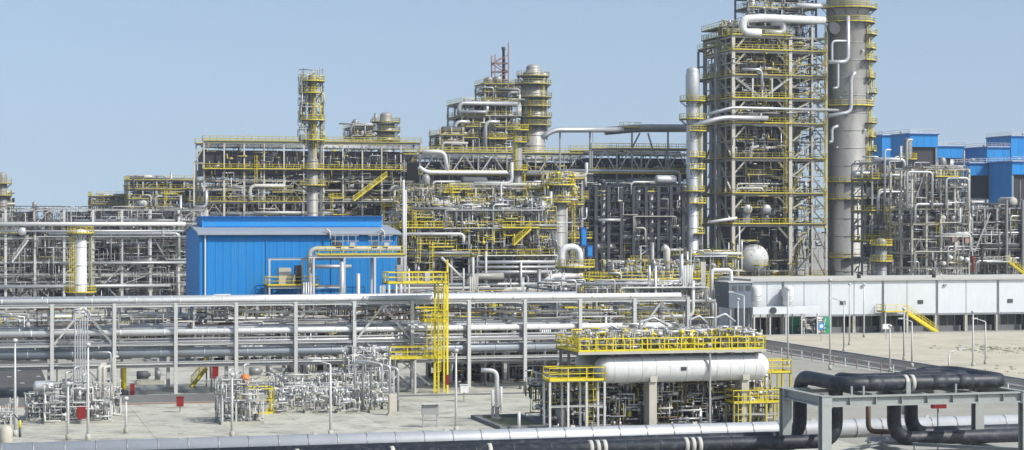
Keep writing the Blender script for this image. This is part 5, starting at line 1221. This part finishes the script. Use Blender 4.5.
t.beam('post', 'steel', (U(710, vv - 1.3), vv - 1.3, 0), (U(710, vv - 1.3), vv - 1.3, pz - .005), .14)
t.box('kick_plate', 'pale', pa, pb, vv - 1.46, vv - 1.404, pz - .12, pz + .1)
for u in lin(pa + .4, pb - .4, 6):
    for o in (4.2 - 1.6, 5.0): t.beam('post', 'steel', (u, vv + o, 0), (u, vv + o, pz - .005), .2)
    t.beam('beam', 'steel', (u, vv - 1.3, pz - .13), (u, vv + 5, pz - .13), .18, .24)
mb = MB(); mb.rail([(pa + .2, vv - 1.3, pz + .07), (pb - .2, vv - 1.3, pz + .07)], 1.1, .07, step=.75); mb.rail([(pa + .1, vv + 1.6, pz + .07), (pb - .1, vv + 1.6, pz + .07)], 1.1, .085, step=.8); t.mesh('railing', mb, 'yellow')
rg = random.Random(111)
smalls(t, rg, (pa + .2, pb - .2, vv - 1, vv + 4.8, pz + .1, pz + 1.7), 300, ('alu', 'pale', 'yellow', 'alu_dull'), lmax=1.2, r1=.1, nm='deck_piping')
for k in range(9):
    u = pa + 1 + k * (pb - pa - 2) / 8; t.mesh('relief_valve', MB().lathe([(.1, 0), (.22, .1), (.22, .5), (.12, .6), (.12, .9), (.2, .95), (.2, 1.1)], (u, vv + rg.uniform(-.4, 2.5), pz + .07), n=10), rg.choice(('alu', 'white', 'steel')))
for a, b, p in ((690, 708, 320), (715, 735, 318), (640, 668, 322), (600, 625, 330)):
    vq = vv + 3; t.pipe('outlet_pipe', 'alu', [(U(a, vq), vq, pz + .3), (U(a, vq), vq, Z(a, p, vq)), (U((a + b) / 2, vq), vq, Z(a, p - 4, vq)), (U(b, vq), vq, Z(a, p + 4, vq))], .11, 10, .5)
# lower platforms left and right of the vessel
for k, (p0, p1, py, lb) in enumerate(((549, 606, 382, 'yellow railed landing on white posts left of the white drum'), (673, 716, 400, 'yellow railed walkway beneath the middle of the white drum'), (733, 784, 404, 'yellow railed landing under the right end of the white drum'), (752, 792, 374, 'upper yellow railed landing beyond the right end of the white drum'))):
    vq = vv - (1.9 if k == 0 else -3 if k == 1 else 1.0 if k == 2 else -5); a, b = U(p0, vq), U(p1, vq); z = Z((p0 + p1) / 2, py, vq)
    t = T('landing', lb, 'platform', (a + b) / 2, vq, 0)
    deck(t, a, b, vq, vq + 2.0, z, 'yellow', 'flrb', rth=.08)
    for u in lin(a + .1, b - .1, 3):
        for o in (.1, 1.9): t.beam('post', 'steel_light' if k == 0 else 'yellow_old', (u, vq + o, 0), (u, vq + o, z), .17)
    t.beam('beam', 'steel_light', (a, vq + .1, z * .5), (b, vq + .1, z * .5), .14)
    ladder(t, a + .6 if k else b - .6, vq + (2.3 if k == 0 else -.3), .1, z)
rg = random.Random(112)
t = T('piping_skid', 'dark crowded valve piping under the long white drum', 'piping skid', U(650, vv + 5), vv + 5, 0)
smalls(t, rg, (U(552, vv), U(775, vv), vv + .8, vv + 9, .1, 4.2), 620, ('machine', 'alu_dull', 'rusty', 'alu', 'alu', 'pale', 'yellow_old', 'steel_light'), lmax=2, r1=.11)
for k in range(14):
    u = rg.uniform(U(556, vv), U(770, vv)); v = vv + rg.uniform(1, 7); rr = rg.uniform(.25, .6)
    t.mesh('strainer', MB().lathe([(rr, 0), (rr, 1.2), (rr * .6, 1.6), (.1, 1.7)], (u, v, .05), n=12), rg.choice(('machine', 'alu_dull', 'alu')))
for k in range(9):
    u = rg.uniform(U(556, vv), U(765, vv)); v = vv + rg.uniform(1, 6); t.pipe('pipe', rg.choice(('alu', 'alu_dull', 'pale')), [(u, v, .1), (u, v, rg.uniform(1.5, 3.2)), (u + rg.uniform(2, 6), v, rg.uniform(1.5, 3.2))], rg.uniform(.1, .2), 8)
t.box('plinth', 'concrete_dark', U(548, vv), U(782, vv), vv - 2.4, vv + 10, 0, .07)
# sump left of the vessel
a, b, v0_, v1_ = U(500, 158), U(552, 158), 158, 168
t = T('sump', 'low dark concrete sump with kerb left of the white drum', 'sump', (a + b) / 2, 163, 0)
for x in ((a, b, v0_, v0_ + .4), (a, b, v1_ - .4, v1_), (a, a + .4, v0_ + .41, v1_ - .41), (b - .4, b, v0_ + .41, v1_ - .41)): t.box('kerb_wall', 'concrete_dark', *x, 0, .35)
t.box('bed', 'grass', a + .42, b - .42, v0_ + .42, v1_ - .42, 0, .09)

# ------------------------------------------------------------------ yard equipment
rg = random.Random(121)
ORD = ['first', 'second', 'third', 'fourth', 'fifth', 'sixth', 'seventh', 'eighth', 'ninth', 'tenth', 'eleventh', 'twelfth', 'thirteenth', 'fourteenth']
def valve_station(u, v, k, s=1.0, row='front', i=0):
    t = T('valve_station', ORD[i] + ' grey valve assembly from the left in the ' + row + ' line of the yard row', 'valve', u, v, .06, 'valve stations in the yard row')
    t.box('plinth', 'concrete', u - 1.0 * s, u + 1.0 * s, v - .6, v + .6, .06, .3)
    for q in (-.75, .75): t.pipe('leg_pipe', 'pale', [(u + q * s, v, .3), (u + q * s, v, 1.15 * s), (u + q * .4 * s, v, 1.15 * s)], .09, 8)
    t.mesh('valve_body', MB().lathe([(.1, -.45), (.24, -.42), (.24, -.32), (.14, -.28), (.3, -.05), (.3, .05), (.14, .28), (.24, .32), (.24, .42), (.1, .45)], (u, v, 1.15 * s), 'u', 12), 'alu')
    t.mesh('bonnet', MB().lathe([(.08, 0), (.08, .45), (.2, .5), (.22, .62), (.09, .68), (.07, .9)], (u, v, 1.3 * s), n=12), rg.choice(('alu', 'pale', 'steel_light')))
    if k % 2 == 0: t.mesh('hand_wheel', MB().lathe([(.32, 0), (.36, .03), (.32, .06)], (u + .75 * s, v, 1.7), n=14), 'machine'); t.beam('stem', 'steel', (u + .75 * s, v, 1.1), (u + .75 * s, v, 1.75), .05, shape='cyl')
    smalls(t, rg, (u - 1.1, u + 1.1, v - .8, v + .9, .3, 2.1), 15, ('alu', 'pale', 'steel_light'), lmax=1.1, r1=.08)
for k, px in enumerate((283, 293, 304, 315, 326, 337, 347, 358, 369, 380)):
    v = V(px, DG(413 - (k % 3) * 3)); valve_station(U(px, v), v, k, i=k)
for k, px in enumerate((290, 312, 333, 352, 366, 375)):
    v = V(px, DG(405)); valve_station(U(px, v), v, k + 1, row='rear', i=k)
def manifold(label, px, pyb, w, dep, h, n, seed, tall=(), red=None):
    v = V(px, DG(pyb)); u = U(px, v); rg = random.Random(seed)
    t = T('pipe_manifold', label, 'pipe manifold', u, v, .06)
    t.box('plinth', 'concrete', u - w / 2, u + w / 2, v, v + dep, .06, .28)
    for a in lin(u - w / 2 + .1, u + w / 2 - .1, 3):
        for b in (v + .1, v + dep - .1): t.beam('post', 'steel_light', (a, b, .28), (a, b, h * .55), .12)
    t.beam('beam', 'steel_light', (u - w / 2, v + .1, h * .55), (u + w / 2, v + .1, h * .55), .12); t.beam('beam', 'steel_light', (u - w / 2, v + dep - .1, h * .55), (u + w / 2, v + dep - .1, h * .55), .12)
    for q in tall:
        uu = u + q[0]; t.pipe('riser_pipe', q[2] if len(q) > 2 else 'alu', [(uu, v + dep * .5, .3), (uu, v + dep * .5, q[1]), (uu + .5, v + dep * .5 + .4, q[1])], q[3] if len(q) > 3 else .09, 8)
    for k in range(n // 14):
        a = u + rg.uniform(-w / 2, w / 2) * .9; b = v + rg.uniform(0, dep); z = rg.uniform(.4, h * .5)
        t.mesh('valve', MB().lathe([(.1, -.35), (.26, -.3), (.26, -.22), (.15, -.15), (.28, 0), (.15, .15), (.26, .22), (.26, .3), (.1, .35)], (a, b, z), rg.choice('uz'), 10), rg.choice(('alu', 'pale', 'white', 'alu_dull')))
    smalls(t, rg, (u - w / 2, u + w / 2, v, v + dep, .3, h), n * .42, ('alu', 'pale', 'alu_dull', 'steel_light', 'steel_light'), lmax=1.7, r1=.075)
    if red: t.box('red_cabinet', 'red', u + red - .35, u + red + .35, v - .7, v - .35, .5, 1.5); t.beam('cabinet_post', 'steel', (u + red, v - .5, .06), (u + red, v - .5, .5), .12)
    return t
manifold('tangled silver valve manifold with tall risers at the left of the yard', 78, 424, 5.6, 5, 3.4, 240, 131, tall=((-.9, 4.2), (-.2, 4.6), (.55, 4.0), (1.9, 4.6, 'pale', .2), (2.3, 4.6, 'pale', .14)), red=.25)
manifold('low silver valve manifold with a small drum at the far left', 46, 421, 3.4, 4, 2.2, 120, 132)
t = drum('small pale drum on legs left of the tall riser manifold', U(44, V(44, DG(421))), V(44, DG(421)) + .6, 2.9, .5, 1.3, 'u', 'alu', z_sup=2.2, n=16)
for q in (-.5, .5): t.beam('leg', 'steel', (U(44, V(44, DG(421))) + q, V(44, DG(421)) + .6, .06), (U(44, V(44, DG(421))) + q, V(44, DG(421)) + .6, 2.2), .12)
manifold('dark valve manifold with an orange motor at the left end of the yard row', 243, 425, 3.6, 5, 3.8, 170, 133, tall=((-.9, 4.5), (.4, 4.9), (-.3, 4.2)))
manifold('silver manifold filling the row between the rack columns', 320, 402, 9.5, 4, 2.6, 300, 134)
manifold('pale manifold behind the right end of the valve row', 372, 400, 4.5, 5, 5.0, 200, 135, tall=((-1, 4.4), (.5, 5), (1.6, 4.2)))
manifold('small instrument rack at the left edge of the picture', 8, 428, 1.6, 2, 2.4, 40, 136)
manifold('slim pipe stand cluster beside the tall riser manifold', 108, 418, 2.4, 3, 3.2, 70, 137, tall=((-.6, 4.5, 'pale', .18), (.5, 5.2, 'pale', .12)))
for k in range(3):
    px = 382 + k * 8; v = V(px, DG(412)); u = U(px, v)
    t = T('bent_pipe', ('leftmost', 'middle', 'rightmost')[k] + ' of three hooked silver pipes right of the valve row', 'pipe', u, v, .06)
    t.pipe('pipe', 'alu', [(u, v, .06), (u, v, 4.3 - k * .2), (u - 1.1, v + .5, 4.5 - k * .2), (u - 2.2, v + 1.4, 4.5 - k * .2), (u - 2.2, v + 1.4, .1)], .11, 12); t.mesh('flange', MB().lathe([(.32, 0), (.32, .12)], (u, v, 1.1), n=14), 'steel')
px = 497; v = V(px, DG(421)); u = U(px, v)
t = T('bent_pipe', 'tall white hooked pipe standing alone beside the sump', 'pipe', u, v, .06)
t.pipe('pipe', 'white', [(u, v, .06), (u, v, 4.3), (u - 1.3, v + .4, 4.35)], .18, 14); t.mesh('flange', MB().lathe([(.4, 0), (.4, .12)], (u, v, 1.2), n=14), 'steel'); t.mesh('foot', MB().lathe([(.45, 0), (.45, .3)], (u, v, .06), n=14), 'concrete')
for k, (px, pyb, h) in enumerate(((492.5, 421, 2.6), (519, 431, 1.5), (501, 413, 2.3))):
    v = V(px, DG(pyb)); u = U(px, v)
    t = T('bollard', ('tall white post left of the hooked white pipe', 'short white bollard in front of the sump', 'white post behind the hooked white pipe')[k], 'post', u, v, .06)
    t.mesh('post', MB().lathe([(.13, 0), (.13, h - .1), (.05, h)], (u, v, .06), n=12), 'white'); t.mesh('foot', MB().lathe([(.22, 0), (.22, .1)], (u, v, .06), n=12), 'concrete')
px = 430; v = V(px, DG(428)); u = U(px, v)
t = T('panel_stand', 'grey control panel on a steel stand in the middle of the yard', 'control panel', u, v, .06)
for q in (-.6, .6): t.beam('leg', 'steel', (u + q, v, .06), (u + q, v, 2.0), .09)
t.box('panel', 'steel', u - .7, u + .7, v - .12, v + .1, 1.1, 1.9); t.box('hood', 'steel_light', u - .8, u + .8, v - .4, v + .2, 2.0, 2.06); t.beam('crossbar', 'steel', (u - .6, v, .6), (u + .6, v, .6), .07)
px = 393; v = V(px, DG(416)); u = U(px, v)
t = T('cabinet', 'beige cabinet at the right end of the valve row', 'cabinet', u, v, .06)
t.box('body', 'steel_beige', u - .35, u + .35, v, v + .5, .2, 1.9); t.box('plinth', 'concrete', u - .45, u + .45, v - .05, v + .6, .06, .2); t.box('door', 'steel_beige', u - .3, u + .3, v - .03, v - .003, .3, 1.8)
px = 256; v = V(px, DG(417)); u = U(px, v)
t = T('railed_tank', 'grey box tank inside a yellow railing at the left of the valve row', 'tank', u, v, .06)
t.box('tank', 'steel', u - .9, u + .9, v, v + 2, .3, 1.9); t.box('plinth', 'concrete', u - 1.3, u + 1.6, v - .4, v + 2.4, .06, .28)
mb = MB(); mb.rail([(u - 1.2, v - .3, .28), (u + 1.5, v - .3, .28), (u + 1.5, v + 2.3, .28), (u - 1.2, v + 2.3, .28)], 2.2, .09, closed=True); t.mesh('railing', mb, 'yellow')
px = 247; v = V(px, DG(424)); u = U(px, v)
t = T('orange_motor', 'orange motor on top of the dark manifold', 'motor', u, v, 0)
t.mesh('body', MB().lathe([(.2, 0), (.36, .05), (.36, .8), (.15, .9)], (u, v + 1.2, 3.2), n=14), 'orange'); t.beam('stand', 'steel', (u, v + 1.2, .1), (u, v + 1.2, 3.2), .16)
# yellow crane arm, red hydrants and boxes behind the rack
def post_box(label, name, cat, px, pyb, m, w, h, z0, hz=.5):
    v = V(px, DG(pyb)); u = U(px, v); t = T(name, label, cat, u, v, 0)
    t.beam('post', 'steel', (u, v, 0), (u, v, z0), .12); t.box('box', m, u - w / 2, u + w / 2, v - .2, v + .2, z0, z0 + h); t.box('lid', m, u - w / 2 - .04, u + w / 2 + .04, v - .25, v + .22, z0 + h + .003, z0 + h + .07); return t
post_box('small red box on a post beside the left rack columns', 'fire_box', 'fire box', 180, 413, 'red', .6, .8, .6)
post_box('red box behind the rack at centre left, beside the yellow stair', 'fire_box', 'fire box', 214, 382, 'red', .9, 1.2, .4)
post_box('red box behind the valve row, near the right rack bay', 'fire_box', 'fire box', 344, 385, 'red', .5, .7, .9)
post_box('white notice box on legs under the rack, right of the yellow ladder tower', 'notice_box', 'box', 464, 402, 'white', .8, .7, .9)
v = V(124, DG(396)); u = U(124, v)
t = T('monitor_gun', 'yellow hooked loading arm with red base behind the rack at left', 'loading arm', u, v, .06)
t.pipe('arm', 'yellow', [(u, v, .2), (u, v, 3.1), (u - .9, v, 3.2)], .22, 12); t.mesh('base', MB().lathe([(.4, 0), (.4, .5), (.25, .6)], (u + .0, v, .06), n=12), 'machine'); t.box('red_valve', 'red', u + .6, u + 1.0, v - .2, v + .2, .06, 1.2)
v = V(198, DG(388)); u = U(198, v)
t = T('access_stair', 'short yellow step stair behind the rack at left', 'stair', u, v, 0)
stair(t, (U(192, v), v, .1), (U(207, v), v, 2.0), 1.0, 'yellow'); t.beam('post', 'steel', (U(207, v), v + .5, 0), (U(207, v), v + .5, 2.0), .15)
v = V(11, DG(438)); u = U(11, v)
v = V(6, DG(445)); u = U(6, v)
t = T('valve_cover', 'rounded beige valve cover at the bottom left corner', 'valve cover', u, v, .0)
t.mesh('cover', MB().lathe([(.45, .05), (.5, .2), (.5, 1.1), (.35, 1.4), (.05, 1.5)], (u, v, 0), n=16), 'steel_beige'); t.mesh('foot', MB().lathe([(.6, 0), (.6, .06)], (u, v, .05), n=16), 'concrete')
v = V(20, DG(438)); u = U(20, v)
t = T('hydrant_post', 'short yellow and black post near the bottom left corner', 'post', u, v, .05)
t.mesh('upper', MB().lathe([(.1, .8), (.1, 1.3), (.05, 1.4)], (u, v, 0), n=10), 'yellow'); t.mesh('lower', MB().lathe([(.1, .05), (.1, .8)], (u, v, 0), n=10), 'machine'); t.beam('handle', 'machine', (u, v, 1.35), (u - .5, v, 1.9), .09)

# ------------------------------------------------------------------ lamp posts
def lamp(label, px, pyb, pyt, arm=0, py_arm=None, curved=False, m='steel_light'):
    d = DG(pyb); v = V(px, d); u = U(px, v); zt = Z(px, pyt, v)
    t = T('lamp_post', label, 'lamp post', u, v, 0)
    t.mesh('pole', MB().tube([(u, v, .05), (u, v, zt * .5), (u, v, zt)], [.12, .10, .07], 10), m)
    t.mesh('base', MB().lathe([(.2, 0), (.2, .5), (.12, .55)], (u, v, 0), n=10), 'concrete')
    if arm:
        aw = arm / F * d; rise = abs(aw) * .28
        t.pipe('arm', m, [(u, v, zt - .1), (u, v, zt + .05), (u + aw, v, zt + rise + .05)], .05, 8)
        e = Vector((u + aw, v, zt + rise))
        t.mesh('lamp_head', MB().box(e.x - .35, e.x + .35, v - .14, v + .14, e.z - .03, e.z + .12), 'steel_light')
    else:
        t.mesh('lamp_head', MB().lathe([(.09, 0), (.22, .06), (.2, .25), (.05, .3)], (u, v, zt - .02), n=12), 'steel_light')
    return t
lamps = [
 ('lamp post with left arm in front of the valve row', 330.5, 437, 365, -14),
 ('plain straight lamp post in the middle of the yard', 456, 433, 352, 0),
 ('plain thin lamp post at the left edge of the yard', 15, 437, 342, 0),
 ('thin post left of the tall riser manifold', 68, 441, 385, 0),
 ('thin tall post right of the red cabinet manifold', 88, 441, 346, 0),
 ('thin post in front of the dark manifold', 232, 438, 376, 0),
 ('thin post standing by the left rack bay', 126, 434, 400, 0),
 ('tall post nearest the white building, in line with the left green door', 788, 366, 290, 0),
 ('tall lamp post left of the blue round sign', 830, 370, 281, 0),
 ('curved lamp post beside the sand field in front of the duct', 844, 352, 302, -14),
 ('slim post close to the white wall, left of centre bay', 849.5, 346, 285, 0),
 ('slim lamp post against the white wall under the wide column', 864, 338, 285, 0),
 ('curved lamp post right of the yellow landing', 912, 368, 322, -12),
 ('slim straight post right of the yellow landing', 904, 361, 310, 0),
 ('straight post left of the notice board', 890, 372, 327, 0),
 ('tall post on the sand behind the right end of the black pipes', 973, 367, 313, 0),
 ('curved lamp post on the sand at right, arm to the left', 985.5, 365, 322, -12),
 ('short curved lamp post just above the black pipe loop', 949, 378, 353, 13),
 ('post at the left end of the flat canopy duct', 738, 352, 300, 0),
 ('lamp post with an arm left of the plant room', 744, 348, 296, -14),
]
for lb, px, pb, pt, arm in lamps: lamp(lb, px, pb, pt, arm)
# sparse scrub tufts on the sand
mb = MB(); rg = random.Random(141)
for k in range(110):
    px = rg.choice((rg.gauss(1000, 22), rg.uniform(930, 1060))); py = rg.gauss(350, 2.5) if rg.random() < .75 else rg.uniform(340, 375)
    if not 336 < py < 384: continue
    d = DG(py); v = V(px, d); u = U(px, v)
    if u < 110 or v > 274: continue
    for q in range(9):
        a = rg.uniform(0, 6.28); rr = rg.uniform(.05, .35); h = rg.uniform(.1, .25); x, y = u + rr * math.cos(a), v + rr * math.sin(a); k0 = len(mb.v)
        mb.v += [(x - .05, y, .05), (x + .05, y, .05), (x + rg.uniform(-.15, .15), y + rg.uniform(-.1, .1), .05 + h)]; mb.f.append((k0, k0 + 1, k0 + 2)); mb.sm.append(False)
o = solo('scrub_tufts', 'sparse dry green scrub tufts scattered on the sand field', 'grass', mb, 'grass', (130, 220, 0), kind='stuff')
# pumps along the rack foot
for k, px in enumerate((150, 262, 300, 340, 470, 505, 540)):
    v = vR + 16 + (k % 3) * 2.5; pump(None, U(px, v), v, .05, 1.3, rng.choice(('machine', 'machine', 'alu_dull')), 'pumps behind the main rack').o['label'] = ORD[k] + ' pump set from the left in the shade behind the main rack'
# two-bar guard fence along the road
gf = T('guard_fence', 'red and white pipe fence along the road beside the black pipe loop', 'fence', 98, 190, 0)
for k in range(26):
    v = 172 + k * 3.2
    gf.beam('post', 'red_mast' if k % 2 else 'white', (98.6, v, 0), (98.6, v, 1.1), .14, shape='cyl')
for z in (.55, 1.05): gf.beam('rail', 'steel_light', (98.6, 172, z), (98.6, 252, z), .08, shape='cyl')

# ------------------------------------------------------------------ thin dusty air over the whole plant
hm = bpy.data.materials.new('haze_air'); hm.use_nodes = True; hn = hm.node_tree
for n_ in list(hn.nodes):
    if n_.type != 'OUTPUT_MATERIAL': hn.nodes.remove(n_)
pv = hn.nodes.new('ShaderNodeVolumePrincipled'); pv.inputs['Color'].default_value = (.86, .92, 1, 1); pv.inputs['Density'].default_value = .00017; pv.inputs['Anisotropy'].default_value = .2
hn.links.new(pv.outputs[0], [n_ for n_ in hn.nodes if n_.type == 'OUTPUT_MATERIAL'][0].inputs['Volume'])
HZ = 2650
hb = MB().box(-HZ, HZ, -HZ, HZ, -1, 125); MATS['haze_air'] = hm
solo('haze', None, None, hb, 'haze_air', (0, 0, 0), kind='stuff')
